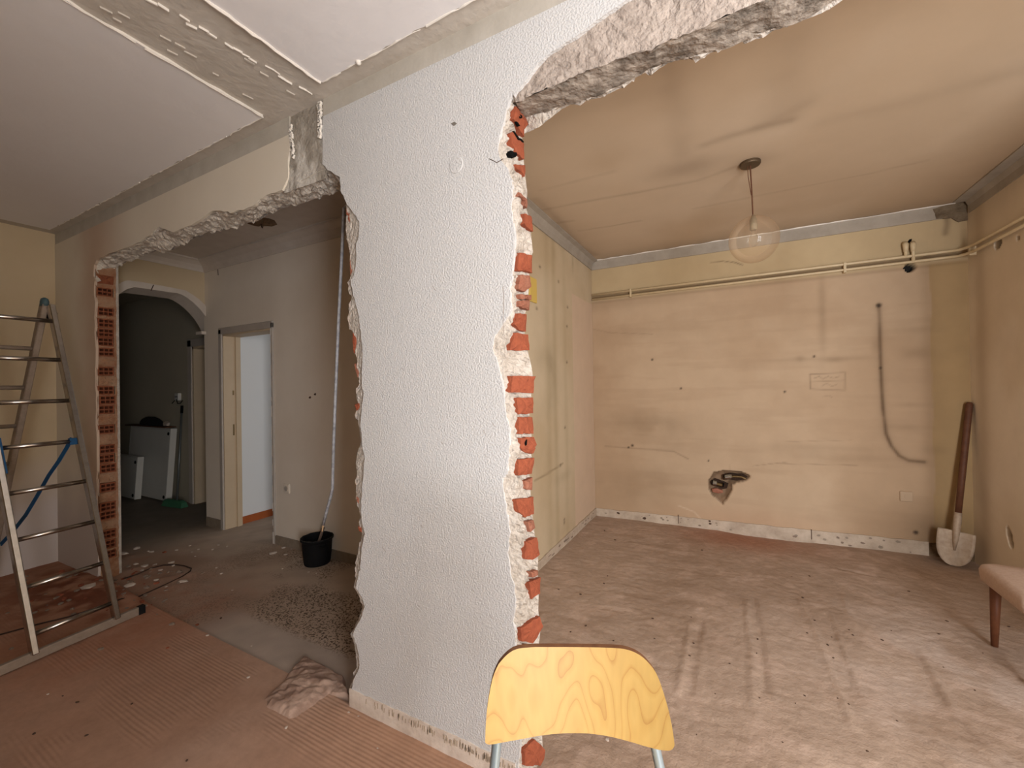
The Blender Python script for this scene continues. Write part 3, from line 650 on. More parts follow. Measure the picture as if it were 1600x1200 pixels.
# right jamb of the pillar: mortar surface and broken bricks
XLc = [(150, 803), (167, 801), (187, 797), (208, 791), (232, 794), (250, 800), (265, 800), (280, 801), (300, 806), (325, 812), (340, 816), (365, 806), (390, 806), (405, 805), (427, 803), (452, 806), (480, 808), (490, 805), (510, 799), (545, 792), (560, 793), (590, 796), (612, 795), (622, 805), (650, 806), (680, 807), (700, 805), (740, 805), (760, 810), (780, 803), (800, 807), (815, 815), (845, 816), (870, 816), (900, 823), (930, 822), (960, 815), (985, 808), (1010, 806), (1150, 815), (1260, 816)]
XRc = [(150, 812), (175, 816), (196, 821), (205, 817), (217, 816), (240, 817), (257, 819), (277, 821), (300, 824), (325, 822), (347, 829), (370, 830), (395, 833), (405, 827), (427, 827), (457, 826), (485, 822), (495, 819), (515, 819), (537, 822), (550, 825), (570, 830), (590, 833), (605, 830), (625, 830), (650, 827), (660, 830), (680, 830), (694, 835), (710, 830), (716, 831), (740, 827), (753, 829), (775, 829), (791, 831), (817, 833), (839, 836), (868, 841), (892, 840), (919, 842), (956, 841), (980, 845), (1007, 842), (1100, 845), (1170, 848), (1260, 847)]
XFc = [(y, x) for x, y in R_EDGE] + [(1260, 809)]
def ci(T, y): return float(np.interp(y, [t[0] for t in T], [t[1] for t in T]))
YM, YE = 1.374, 1.492
def jamb_point(px, py, out=0.0):
    a, b_ = ci(XLc, py), ci(XRc, py); f = ci(XFc, py)
    if px <= a: t = (px-f)/max(a-f, 0.5); Y = YF+0.004 + (YM-YF-0.004)*max(t, 0)
    else: t = (px-a)/max(b_-a, 1); Y = YM + (YE-YM)*min(t, 1.15)
    p = ony(px, py, Y); return p + Vector((out, 0, 0))
v = []; f = []; ncol = 13; rows = list(np.arange(138, 1262, 4.0)); rj = random.Random(4)
for i, py in enumerate(rows):
    a, b_, fr = ci(XLc, py), ci(XRc, py), ci(XFc, py)
    pxs = [fr] + [fr+(a-fr)*t for t in (0.2, 0.45, 0.75)] + [a+(b_-a)*t for t in np.linspace(0, 1, 8)]
    for j, px in enumerate(pxs):
        p = jamb_point(px, py)
        if 0 < j < 11:
            p = p + Vector(((fbm(np.array(px*0.22), np.array(py*0.17), 4, 3)-0.55)*0.036 + rj.uniform(-.003, .003), rj.uniform(-.0015, .0015), rj.uniform(-.002, .002)))
        v.append(p)
    q = jamb_point(b_, py); v.append(Vector((-0.84, YE+0.004, q.z)))
    if i:
        for j in range(ncol-1): f.append(((i-1)*ncol+j, i*ncol+j, i*ncol+j+1, (i-1)*ncol+j+1))
fixn(mesh('mortar_jamb', v, f, M['mortar'], part))
def cs(L, ox, oy, s): return [(ox+a/s, oy+b_/s) for a, b_ in L]
BR = [cs([(245, 110), (285, 130), (318, 180), (325, 222), (300, 255), (300, 300), (262, 240), (232, 190)], 740, 140, 4), cs([(210, 282), (238, 268), (270, 310), (300, 345), (300, 440), (255, 405), (225, 340)], 740, 140, 4),
      cs([(245, 470), (305, 478), (303, 548), (285, 520), (258, 505)], 740, 140, 4), cs([(265, 645), (318, 690), (316, 745), (303, 730), (300, 700), (270, 670)], 740, 140, 4), cs([(300, 778), (345, 798), (355, 890), (325, 870), (302, 840)], 740, 140, 4),
      cs([(268, 1022), (350, 1040), (348, 1150), (255, 1122)], 740, 140, 4), cs([(255, -2), (335, 0), (352, 28), (300, 18), (262, 14)], 740, 420, 4), cs([(275, 40), (335, 45), (345, 112), (305, 146), (262, 130)], 740, 420, 4),
      cs([(275, 160), (345, 165), (345, 196), (275, 190)], 740, 420, 4), cs([(271, 201), (335, 200), (330, 262), (272, 236)], 740, 420, 4), cs([(264, 280), (315, 287), (312, 345), (310, 394), (266, 385), (240, 350)], 740, 420, 4), cs([(240, 402), (325, 412), (332, 510), (210, 510)], 740, 420, 4),
      cs([(226, 670), (372, 672), (360, 702), (357, 778), (218, 774)], 740, 420, 4), cs([(252, 806), (354, 804), (355, 902), (265, 910)], 740, 420, 4), cs([(267, 926), (350, 928), (357, 1030), (270, 1030)], 740, 420, 4), cs([(276, 1056), (360, 1050), (378, 1098), (350, 1156), (302, 1144), (276, 1120)], 740, 420, 4),
      cs([(257, 0), (348, -2), (335, 30), (290, 26)], 740, 700, 3.75), cs([(245, 66), (340, 56), (338, 90), (325, 150), (245, 160)], 740, 700, 3.75), cs([(284, 190), (330, 170), (327, 245), (290, 238)], 740, 700, 3.75), cs([(233, 300), (335, 284), (337, 385), (288, 406), (250, 372)], 740, 700, 3.75),
      cs([(300, 430), (335, 420), (345, 465), (318, 490)], 740, 700, 3.75), cs([(290, 546), (355, 522), (372, 620), (330, 652), (284, 648)], 740, 700, 3.75), cs([(318, 722), (360, 712), (362, 740), (330, 756)], 740, 700, 3.75), cs([(308, 782), (350, 768), (378, 755), (374, 850), (325, 882)], 740, 700, 3.75),
      cs([(258, 1052), (320, 1015), (372, 982), (392, 1042), (332, 1140), (268, 1130)], 740, 700, 3.75), cs([(260, 1150), (305, 1148), (300, 1190), (262, 1195)], 740, 700, 3.75), [(816, 1045), (845, 1040), (846, 1085), (815, 1090)], cs([(405, 792), (470, 732), (538, 800), (530, 860), (505, 905), (402, 902)], 720, 980, 4.21)]
for k, L in enumerate(BR):
    P = [jamb_point(x, y, 0.012) for x, y in L]
    chunk('brick', P, (-0.05, 0, 0), M['brick'] if k not in (3, 7, 8, 9, 18, 20, 22) else M['brick_pale'], part, 100+k, dome=0.007)
# black patches painted as hole shade in the bricks and the remains of a black junction box
for k, L in enumerate([cs([(252, 172), (266, 164), (278, 174), (276, 188), (262, 190)], 740, 140, 4), cs([(240, 208), (252, 216), (264, 236), (256, 238)], 740, 140, 4), cs([(226, 266), (246, 294), (252, 312), (275, 318), (290, 338), (272, 330), (250, 322), (238, 296)], 740, 140, 4)]):
    chunk('brick_hole_shade', [jamb_point(x, y, 0.019) for x, y in L], (-0.01, 0, 0), M['black'], part, 140+k, dome=0.0005)
chunk('junction_box', [jamb_point(x, y, 0.016) for x, y in cs([(202, 408), (210, 388), (220, 390), (228, 398), (246, 400), (250, 415), (238, 430), (214, 426)], 740, 140, 4)], (-0.02, 0, 0), M['black'], part, 150, dome=0.004)
chunk('brick_hole_shade', [jamb_point(x, y, 0.02) for x, y in cs([(296, 1075), (306, 1066), (304, 1098), (298, 1104)], 740, 420, 4)], (-0.015, 0, 0), M['black'], part, 163, dome=0.0005)  # black patch painted as the shade of an open hole
chunk('mortar_lump', [jamb_point(x, y, 0.010) for x, y in [(798, 146), (804, 140), (812, 143), (815, 160), (812, 170), (806, 166), (801, 160)]], (-0.03, 0.01, 0), M['mortar'], part, 164, dome=0.004)

# left jamb: courses of hollow bricks seen end on
XJ = -4.412
def hollow(full=True):
    """end face of a hollow brick (local y 0..0.098, z 0..0.070) with 2 x 3 deep holes"""
    ys = [0, .010, .034, .040, .062, .068, .090, .098] if full else [0, .098]; zs = [0, .010, .030, .040, .060, .070] if full else [0, .07]
    v = []; f = []
    def V(p): v.append(Vector(p)); return len(v)-1
    for i in range(len(ys)-1):
        for j in range(len(zs)-1):
            a = [V((0, y, z)) for y, z in ((ys[i], zs[j]), (ys[i+1], zs[j]), (ys[i+1], zs[j+1]), (ys[i], zs[j+1]))]
            if full and i in (1, 3, 5) and j in (1, 3):
                d = [V((-0.24, y, z)) for y, z in ((ys[i], zs[j]), (ys[i+1], zs[j]), (ys[i+1], zs[j+1]), (ys[i], zs[j+1]))]
                for q in range(4): f.append((a[q], a[(q+1) % 4], d[(q+1) % 4], d[q]))
                f.append(tuple(d))
            else: f.append(tuple(a))
    o4 = [V(p) for p in ((0, 0, 0), (0, .098, 0), (0, .098, .07), (0, 0, .07))]; d4 = [V(p) for p in ((-.25, 0, 0), (-.25, .098, 0), (-.25, .098, .07), (-.25, 0, .07))]
    for q in range(4): f.append((o4[q], d4[q], d4[(q+1) % 4], o4[(q+1) % 4]))
    return v, f
hv, hf = hollow()
proto = mesh('brick', hv, hf, M['brick_dark'], part, origin=(0, 0, 0)); fm = proto.data
# y of each course as seen on the jamb, and whether its holes are open (1), clogged (0)
COURSES = [(437, 0), (456, 1), (487, 1), (505, 1), (520, 1), (534, 1), (550, 1), (565, 0), (580, 1), (595, 0), (610, 1), (625, 1), (640, 1), (656, 0), (671, 1), (687, 0), (702, 1), (717, 1), (732, 1), (747, 0), (762, 1), (777, 0), (792, 1), (806, 1), (821, 0), (836, 1), (852, 1), (868, 1)]
rj = random.Random(12); first = True
plain = None
for (py, op) in COURSES:
    zc_ = onx(165, py, XJ).z
    if op:
        o = proto if first else proto.copy()
        if not first: C.objects.link(o); o.parent = part
        first = False
        o.location = Vector((XJ + rj.uniform(-.012, .006), 1.364+rj.uniform(-.003, .004), zc_-0.035))
    else:
        P = [Vector((XJ+rj.uniform(-.006, .004), y, z)) for y, z in ((1.366, zc_-.034), (1.462, zc_-.032), (1.464, zc_+.034), (1.366, zc_+.033))]
        chunk('brick', P, (-0.06, 0, 0), M['dust_brick'] if py > 450 else M['brick_dark'], part, int(py), dome=0.012)
v = []; f = []; zs = np.arange(-0.04, 2.56, 0.006); ysj = [YF+.006, YF+.010, 1.364, 1.382, 1.400, 1.418, 1.436, 1.452, 1.465, 1.478]; nc = len(ysj)
HOL = [onx(165, py, XJ).z for py, op in COURSES if op]
for i, z in enumerate(zs):
    for j, y in enumerate(ysj):
        t = j/(nc-1)
        v.append((XJ - 0.012*(1-abs(2*t-1)**3) + (float(fbm(np.array(y*30), np.array(z*22), 4, 8))-0.5)*0.03, y, z))
    if i and not False:
        inb = any(abs((z-.003)-h) < .034 for h in HOL)
        for j in range(nc-1):
            if inb and 2 <= j <= 7: continue
            f.append(((i-1)*nc+j, i*nc+j, i*nc+j+1, (i-1)*nc+j+1))
fixn(mesh('jamb_mortar', v, f, M['dust_brick'], part))
MB().box(-4.445, -4.43, 1.475, YB, -0.04, 2.56).build('jamb_rear_edge', M['mortar'], part)

# lintel over the hall opening
BACK = [(538, 296), (530, 300), (510, 304), (493, 310), (470, 317), (449, 324), (432, 330), (415, 337), (396, 346), (378, 351), (355, 357), (337, 361), (320, 366), (304, 371), (283, 384), (262, 391), (240, 394), (225, 397), (207, 407), (185, 416), (172, 428)]
frontl = [p+Vector((0, 0.006, 0)) for p in jitter(PF([(535, 270)]+LINT), 0.004, 2, 8)]
backl = jitter(PF(BACK, 1.49), 0.012, 3, 9)
strip('lintel_soffit', frontl, backl, M['concrete'], part, nu=220, nv=10, amp=0.024, sc=26, seed=4)
strip('lintel_rear_edge', backl, [Vector((p.x, YB, 2.60)) for p in backl], M['pink'], part, nu=120, nv=3, amp=0.006, sc=40, seed=6, fixa=False)
# bare concrete strip where a cross wall was tied in
def stripf(U, V):
    d = (fbm(U*22, V*22, 4, 51)-0.5)*0.016
    return U, YF+0.008+d, V
structure_col = lambda U, V: lerpc(np.ones(U.shape+(3,))*np.array(srgb(210, 205, 197)), srgb(168, 160, 149), sstep(0.42, 0.62, fbm(U*14, V*7, 5, 52)))
grid('tie_strip', np.linspace(-2.045, -1.715, 34), np.linspace(2.49, CEIL, 40), stripf, structure_col, mk('tie_concrete', (1, 1, 1), 0.95, (40, 0.4), None, (60, 0.8, 0.01), attr=True), part)
b = MB()
rs = random.Random(5)
for k in range(18):
    t = k/17; z = 2.86-t*0.16
    b.bar((-1.742+rs.uniform(-.01, .004), YF-0.002, z), (-1.745+rs.uniform(-.012, .004), YF-0.002, z-0.013), rs.uniform(.006, .024), 0.012, (0, 1, 0))
    b.bar((-1.975+rs.uniform(-.01, .01)+t*0.02, YF-0.001, z-.04), (-1.975+rs.uniform(-.01, .01)+t*0.02, YF-0.001, z-0.056), rs.uniform(.004, .014), 0.010, (0, 1, 0))
b.build('plaster_flake', M['edge_white'], part)
# kitchen lintel: rough exposed face, dark soffit, broken rear plaster
LOW = [(803, 156), (807, 162), (834, 148), (858, 137), (884, 125), (910, 114), (935, 105), (962, 93), (989, 83), (1006, 79), (1023, 76), (1036, 66), (1060, 58), (1087, 46), (1112, 35), (1137, 24), (1162, 13), (1188, 3)]
low = jitter(PF(LOW, 1.362), 0.003, 2, 14); low += [Vector((x, 1.362, low[-1].z)) for x in (0.4, 0.9, XR+0.03)]
up = PF(CURVE, 1.362); up += [p+Vector((0, .012, 0)) for p in top_right]
strip('lintel_face', [p+Vector((0, 0.002, 0.004)) for p in up], low, M['pink'], part, nu=150, nv=8, amp=0.008, sc=60, seed=11)
BLOW = [(812, 186), (834, 179), (858, 172), (884, 165), (910, 157), (935, 149), (970, 132), (1002, 115), (1020, 106), (1036, 98), (1060, 93), (1087, 88), (1112, 80), (1137, 73), (1162, 62), (1188, 51), (1215, 44), (1239, 37), (1273, 20), (1306, 0)]
blow = PF(BLOW, 1.478); blow += [Vector((x, 1.478, blow[-1].z)) for x in (0.5, 0.9, XR+0.03)]
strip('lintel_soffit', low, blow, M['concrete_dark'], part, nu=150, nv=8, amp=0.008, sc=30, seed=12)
RLOW = [(814, 208), (817, 209), (834, 202), (842, 198), (851, 192), (867, 179), (876, 172), (888, 162), (900, 163), (915, 155), (935, 153), (955, 145), (968, 138), (982, 132), (996, 118), (1010, 112), (1019, 116), (1036, 104), (1053, 94), (1072, 92), (1088, 95), (1104, 83), (1130, 78), (1160, 63), (1175, 62), (1191, 61), (1204, 49), (1230, 40), (1256, 31), (1275, 24), (1289, 17), (1306, 3)]
rlow = jitter(PF(RLOW, 1.497), 0.004, 2, 15); rlow += [Vector((x, 1.497, rlow[-1].z)) for x in (0.5, 0.9, XR+0.03)]
strip('lintel_rear_plaster', [p+Vector((0, 0, 0.004)) for p in blow], rlow, M['mortar'], part, nu=180, nv=4, amp=0.016, sc=50, seed=13)
strip('lintel_rear_edge', rlow, [Vector((p.x, YB+0.002, 2.62)) for p in rlow], M['mortar'], part, nu=120, nv=3, amp=0.003, sc=50, seed=14)
# skirting scar at the foot of the pillar
sp = [ony(549, 1079, YF), ony(700, 1146, YF), ony(812, 1196, YF)]
q0, q1 = left[-1].x+0.004, right[-1].x-0.01
b = MB().prism(jitter([Vector((q0, YF-0.004, 0.078)), Vector((-1.2, YF-0.004, 0.083)), Vector((q1, YF-0.004, 0.086))], 0.003, 12, 3) + [Vector((q1, YF-0.004, -0.02)), Vector((q0, YF-0.004, -0.02))], (0, 0.005, 0))
b.build('skirting_scar', M['skirt'], part)
b = MB(); rs = random.Random(8)
for k in range(150):
    x = rs.uniform(-1.50, q1); 
    if rs.random() < sstep(-1.55, -0.9, np.array(x))*0.8+0.2: z = 0.045+rs.uniform(-.004, .012); b.bar((x, YF-0.0045, z), (x+0.002, YF-0.0045, z+rs.uniform(.012, .028)), 0.0035, 0.003, (0, 1, 0))
b.build('comb_mark', mk('comb_shade', srgb(176, 160, 142), 0.95), part)
# small blemishes on the pillar
chunk('chipped_hole', PF([(704, 193), (710, 190), (714, 193), (709, 197)], YF-0.0005), (0, 0.002, 0), mk('hole_grey', srgb(120, 114, 106), 0.95), part, 5, dome=0.0005)
MB().tube(PF([(764, 248), (771, 251), (776, 254), (782, 251), (786, 248)], YF-0.0005), 0.0013, 5).build('crack', M['fleck'], part)
MB().tube(PF([(786, 447), (787, 470), (786, 500), (787, 522)], YF-0.0002), 0.0007, 5).build('crack', M['chip_grey'], part)
for k, (x, y) in enumerate([(658, 820), (676, 447), (628, 575), (769, 660), (757, 710), (755, 672), (690, 1075), (598, 855), (738, 920), (765, 960), (690, 690)]):
    L = 5 if k % 2 else 3
    MB().tube(PF([(x, y), (x+L*0.6, y+L), (x+L, y+L*1.4)], YF+0.0002), 0.0008, 5).build('scratch', M['chip_grey'], part)
cc = ony(713, 258, YF)
cp = MB(); n = 36; ring = [cc+Vector((0.032*math.cos(2*math.pi*k/n), -0.003, 0.032*math.sin(2*math.pi*k/n))) for k in range(n)]
o = cp.prism(ring, (0, 0.005, 0)).build('cover_plate', M['pillar']); bevel(o, 0.002, 2)
tag(o, 'round painted-over blanking plate on the white pillar face', 'cover plate')

# ------------------------------------------------------------------ kitchen walls
HOLE = [(1106, 752), (1110, 746), (1115, 738), (1122, 737), (1130, 735), (1138, 736), (1150, 737), (1160, 738), (1168, 741), (1173, 746), (1168, 750), (1160, 753), (1150, 755), (1144, 758), (1143, 768), (1139, 775), (1135, 782), (1132, 782), (1130, 789), (1120, 780), (1112, 773), (1107, 765)]
hole = [(p.x, p.z) for p in PF(HOLE, YK)]
UL = [(p.x, p.z) for p in PF([(1373, 478), (1375, 520), (1376, 560), (1378, 610), (1381, 650), (1385, 678), (1393, 697), (1405, 712), (1420, 720), (1444, 722)], YK)]
def kb_pos(U, V):
    ins = inpoly(U, V, hole); d = dline(U, V, hole+hole[:1])
    dep = np.where(ins, 0.03+0.035*sstep(0.0, 0.05, d)+0.02*fbm(U*40, V*40, 3, 2), 0)
    bh = ony(1422, 417.5, YK); dep = dep + 0.08*((np.hypot(U-bh.x, (V-bh.z)) < 0.035))
    dep = dep + 0.004*np.exp(-(dline(U, V, UL)/0.012)**2)
    pil = (U > 1.43+0.02*np.sin(V*5))*0.004
    return U, YK+dep-pil+(fbm(U*1.5, V*1.5, 3, 61)-0.5)*0.004, V
def kb_col(U, V):
    n = fbm(U*1.1, V*1.1, 5, 62); n2 = fbm(U*7, V*7, 5, 63); nx = fbm(U*9, V*1.2, 4, 64); nh = fbm(U*1.6, V*14, 4, 65)
    pink = np.ones(U.shape+(3,))*np.array(srgb(188, 163, 135)); pink = lerpc(pink, srgb(178, 151, 122), sstep(0.35, 0.65, n)); pink = lerpc(pink, srgb(162, 135, 108), 0.2*sstep(0.5, 0.72, nh))
    cream = np.ones(U.shape+(3,))*np.array(srgb(188, 166, 130)); cream = lerpc(cream, srgb(176, 152, 116), sstep(0.4, 0.7, n))
    up = sstep(2.39, 2.43, V); c = pink*(1-up[..., None]) + cream*up[..., None]
    e = 1.425 + 0.05*(fbm(V*3, V*0+1, 4, 66)-0.5) + 0.03*sstep(1.9, 1.2, V)*0
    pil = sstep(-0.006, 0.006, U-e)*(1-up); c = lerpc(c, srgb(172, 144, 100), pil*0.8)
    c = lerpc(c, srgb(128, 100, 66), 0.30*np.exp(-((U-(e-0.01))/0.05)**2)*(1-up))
    # grime: smears, drips, old furniture outlines, the chased groove
    for (x, y, sx, sy, s) in [(1030, 665, 70, 14, .40), (1000, 655, 40, 8, .3), (1050, 700, 80, 14, .22), (1030, 745, 60, 14, .35), (985, 770, 60, 14, .25), (1010, 520, 120, 10, .14), (1285, 490, 4, 38, .42), (1225, 430, 10, 40, .16), (1035, 440, 60, 14, .12), (1440, 470, 50, 60, .25), (1470, 640, 10, 120, .3), (1445, 850, 14, 26, .6), (1485, 840, 40, 20, .5), (1510, 480, 12, 200, .25), (1300, 562, 12, 2.5, .6), (1240, 562, 34, 2.0, .28), (1330, 560, 18, 2, .3), (1305, 700, 40, 3, .25), (1310, 715, 55, 4, .3), (1250, 560, 5, 3, .4), (1240, 700, 40, 5, .18), (1436, 552, 14, 5, .4), (1430, 515, 30, 3, .25), (1425, 633, 14, 2, .35), (1420, 668, 20, 2.5, .32), (1460, 703, 12, 4, .35), (1370, 540, 5, 6, .3)]:
        p = ony(x, y, YK); k = YK*1.35/FPX; c = lerpc(c, srgb(104, 82, 56), 0.6*s*np.exp(-(((U-p.x)/(sx*k*0.75))**2+((V-p.z)/(sy*k))**2))*(0.5+n2))
    for L, wd, s in [(UL, 0.013, .85), (UL, 0.035, .18)]:
        d = dline(U+0.006*(n2-.5), V, L); c = lerpc(c, srgb(86, 64, 42), s*np.exp(-(d/wd)**2)*(0.45+0.8*n2))
    Q = lambda L: [(p.x, p.z) for p in PF(L, YK)]
    for L, wd, s in [([(945, 697), (985, 700), (1052, 705), (1075, 717)], .006, .35), ([(925, 514), (955, 520), (1020, 522)], .005, .2), ([(1176, 728), (1230, 722)], .004, .25), ([(1110, 410), (1128, 408), (1148, 410), (1160, 414)], .005, .6), ([(1265, 585), (1320, 582), (1320, 610), (1266, 608), (1265, 585)], .005, .45), ([(1266, 597), (1320, 594)], .004, .4), ([(1272, 591), (1280, 588), (1286, 592), (1294, 588), (1302, 591), (1312, 588)], .004, .4), ([(1284, 603), (1292, 599), (1300, 604), (1308, 600)], .004, .35), ([(1200, 724), (1340, 727)], .004, .25), ([(1228, 690), (1330, 688)], .004, .2), ([(1284, 620), (1296, 618), (1300, 621)], .004, .3), ([(1060, 790), (1085, 800), (1105, 822)], .006, -.4), ([(1141, 726), (1141, 737)], .003, .6),
                     ([(1478, 335), (1480, 350), (1477, 365)], .02, .5), ([(1445, 403), (1449, 403)], .03, .5)]:
        d = dline(U, V, Q(L)); t = np.exp(-(d/wd)**2)*(0.5+n2); c = lerpc(c, srgb(84, 62, 42) if s > 0 else srgb(222, 202, 178), np.clip(abs(s)*t, 0, 1))
    for x, y, r_ in [(1373, 477, 3.0), (1376, 575, 1.6), (1431, 832, 2.6), (988, 696, 2.2), (982, 699, 1.6), (1064, 607, 1.6), (1019, 562, 1.8), (1107, 720, 1.4), (1272, 557, 1.6), (1226, 612, 1.6), (890, 500, 1)]:
        p = ony(x, y, YK); c = lerpc(c, srgb(46, 32, 22), 0.9*np.exp(-((np.hypot(U-p.x, V-p.z)/(r_*0.0068))**4)))
    ins = inpoly(U, V, hole); c[ins] = np.array(srgb(132, 106, 82))*(0.5+0.8*n2[ins])[:, None]  # chased hole: shade of the recess painted into a darker colour
    c = lerpc(c, srgb(96, 72, 46), 0.85*np.exp(-((V-2.458-.004*(U-.2))/0.019)**2)); c = lerpc(c, srgb(110, 86, 56), 0.3*np.exp(-((V-2.395)/0.014)**2))  # grime and pipe shade, both painted as dark bands along the pipes
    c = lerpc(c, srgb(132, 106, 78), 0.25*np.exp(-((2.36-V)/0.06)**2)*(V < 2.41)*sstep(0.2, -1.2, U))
    bh = ony(1422, 417.5, YK); c = lerpc(c, (0.006, 0.005, 0.004), (np.hypot(U-bh.x, V-bh.z) < 0.035)*1.0)
    low = sstep(0.35, 0.1, V); c = lerpc(c, srgb(176, 120, 86), 0.2*low*np.exp(-((U-0.1)/0.7)**2))
    return c
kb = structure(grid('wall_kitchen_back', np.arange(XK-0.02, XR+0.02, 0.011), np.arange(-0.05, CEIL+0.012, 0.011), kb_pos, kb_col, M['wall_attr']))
MB().box(XK-0.2, XR+0.2, YK+0.14, YK+0.25, -0.06, 2.95).build('masonry_backing', M['pink'], kb)
for k, L in enumerate([[(1129, 742), (1138, 739.5), (1150, 740.5), (1162, 741.5), (1168, 745), (1163, 749.5), (1152, 751), (1140, 749), (1130, 750)], [(1110, 753), (1117, 748), (1123, 750), (1131, 753), (1138, 756), (1136, 763), (1128, 764), (1119, 760), (1112, 758)]]):
    chunk('pipe_recess_shade', [ony(x, y, YK+.028) for x, y in L], (0, .03, 0), M['recess_shade'], kb, 30+k, dome=-.006)  # dark patches paint the shade behind the fittings
chunk('pipe_hole_shade', [ony(x, y, YK-.002) for x, y in [(1418, 378), (1421, 374), (1425, 373), (1424, 378), (1421, 382)]], (0, .004, 0), M['black'], kb, 77, dome=.0005)  # black patch painted as the darkness of a small hole
# pipe ends in the chased hole
def fit(name, L, r, mat, Y):
    return MB().tube([ony(x, y, Y) for x, y in L], r, 12).build(name, mat, kb, smooth=False)
fit('pipe_end', [(1133, 745.5), (1140, 744.5), (1143, 745)], 0.022, M['chrome'], YK+0.004)
fit('pipe_bend', [(1132, 747), (1146, 744.5), (1158, 745), (1165, 748)], 0.011, M['brass'], YK+0.018)
fit('pipe_end', [(1114, 754), (1120, 755)], 0.026, M['chrome'], YK+0.012)
fit('pipe_fitting', [(1120, 756), (1129, 758)], 0.017, M['brass'], YK+0.012)
MB().tube([ony(1129.5, 757.5, YK-0.012), ony(1131.5, 758, YK-0.012)], 0.019, 12).build('pipe_mouth', M['black'], kb)
chunk('broken_brick', [ony(x, y, YK+0.012) for x, y in [(1112, 764), (1120, 763), (1129, 766), (1130, 770), (1122, 771), (1114, 769)]], (0, 0.03, 0), M['brick_pale'], kb, 3)
# wall towards the hall
def kl_col(U, V):
    n = fbm(U*1.2, V*1.2, 5, 71); n2 = fbm(U*7, V*7, 5, 72)
    c = np.ones(U.shape+(3,))*np.array(srgb(200, 182, 154)); c = lerpc(c, srgb(188, 167, 136), sstep(0.35, 0.65, n))
    pk = sstep(3.930, 3.938, U)*sstep(2.385, 2.375, V); c = lerpc(c, srgb(206, 182, 158), pk)
    for x, wd, s in [(868, .05, .35), (857, .06, .22), (884, .05, .2)]:
        y = onx(x, 600, XK).y; c = lerpc(c, srgb(140, 122, 84), s*np.exp(-((U-y)/wd)**2)*(0.4+0.9*fbm(U*2, V*1.5, 4, 73)))
    for x, y, sx, sy, s in [(862, 590, 8, 40, .35), (850, 560, 14, 14, .2), (880, 745, 16, 8, .2), (895, 410, 2, 16, .3)]:
        p = onx(x, y, XK); c = lerpc(c, srgb(112, 98, 66), s*np.exp(-(((U-p.y)/(sx*.012))**2+((V-p.z)/(sy*.0062))**2))*(.4+n2))
    L = [(p.y, p.z) for p in (onx(835, 752, XK), onx(862, 736, XK), onx(880, 724, XK))]; c = lerpc(c, srgb(110, 94, 66), .5*np.exp(-(dline(U, V, L)/.008)**2))
    for x, y in [(844, 417), (873, 440), (887, 480), (886, 510), (886, 566), (883, 668), (876, 727), (882, 812), (882, 817), (839, 482)]:
        p = onx(x, y, XK); c = lerpc(c, srgb(70, 52, 32), .8*np.exp(-((np.hypot((U-p.y)*.6, V-p.z)/.011)**2)))
    return c
structure(grid('wall_kitchen_hall', np.arange(YB-0.01, YK+0.012, 0.014), np.arange(-0.05, CEIL+0.012, 0.014), lambda U, V: (XK+(fbm(U*1.4, V*1.4, 3, 75)-.5)*.006-0.001, U, V), kl_col, M['wall_attr']))
structure(MB().box(XK-0.15, XK-0.008, YB+0.01, YK+0.2, -0.06, 2.95).build('wall_hall_side', M['hall']))
# outer wall, visible length with its knocked-out holes
def kr_col(U, V):
    n = fbm(U*1.2, V*1.2, 5, 81); n2 = fbm(U*6, V*6, 4, 82)
    c = np.ones(U.shape+(3,))*np.array(srgb(230, 218, 200)); c = lerpc(c, srgb(220, 205, 183), sstep(0.35, 0.65, n))
    c = lerpc(c, srgb(130, 104, 72), .35*sstep(2.5, 2.9, V)*(.5+n2)); c = lerpc(c, srgb(150, 122, 86), .35*np.exp(-((U-4.42)/.09)**2))
    return c
def kr_dep(U, V):
    p = onx(1561, 380, XR); a = (np.hypot((U-p.y)/.036, (V-p.z)/.036) + (fbm(U*40, V*40, 2, 3)-.5)*.5) < 1
    p = onx(1579, 840, XR); b_ = (np.hypot((U-p.y-.4*(V-p.z))/.03, (V-p.z)/.065) + (fbm(U*40, V*40, 2, 4)-.5)*.5) < 1
    p = onx(1593, 371, XR); c = np.hypot(U-p.y, V-p.z) < .012
    return a, b_, c
def kr_pos(U, V):
    a, b_, c = kr_dep(U, V); return XR-0.004+a*.06+b_*.03+c*.02+(fbm(U*1.5, V*1.5, 3, 83)-.5)*.004, U, V
def kr_col2(U, V):
    c = kr_col(U, V); a, b_, d = kr_dep(U, V); c[a] = (.012, .009, .006); c[b_] = srgb(112, 88, 62); c[d] = srgb(70, 50, 30); return c
structure(grid('wall_kitchen_window', np.arange(3.02, YK+0.012, 0.012), np.arange(-0.05, CEIL+0.012, 0.012), kr_pos, kr_col2, M['wall_attr']))
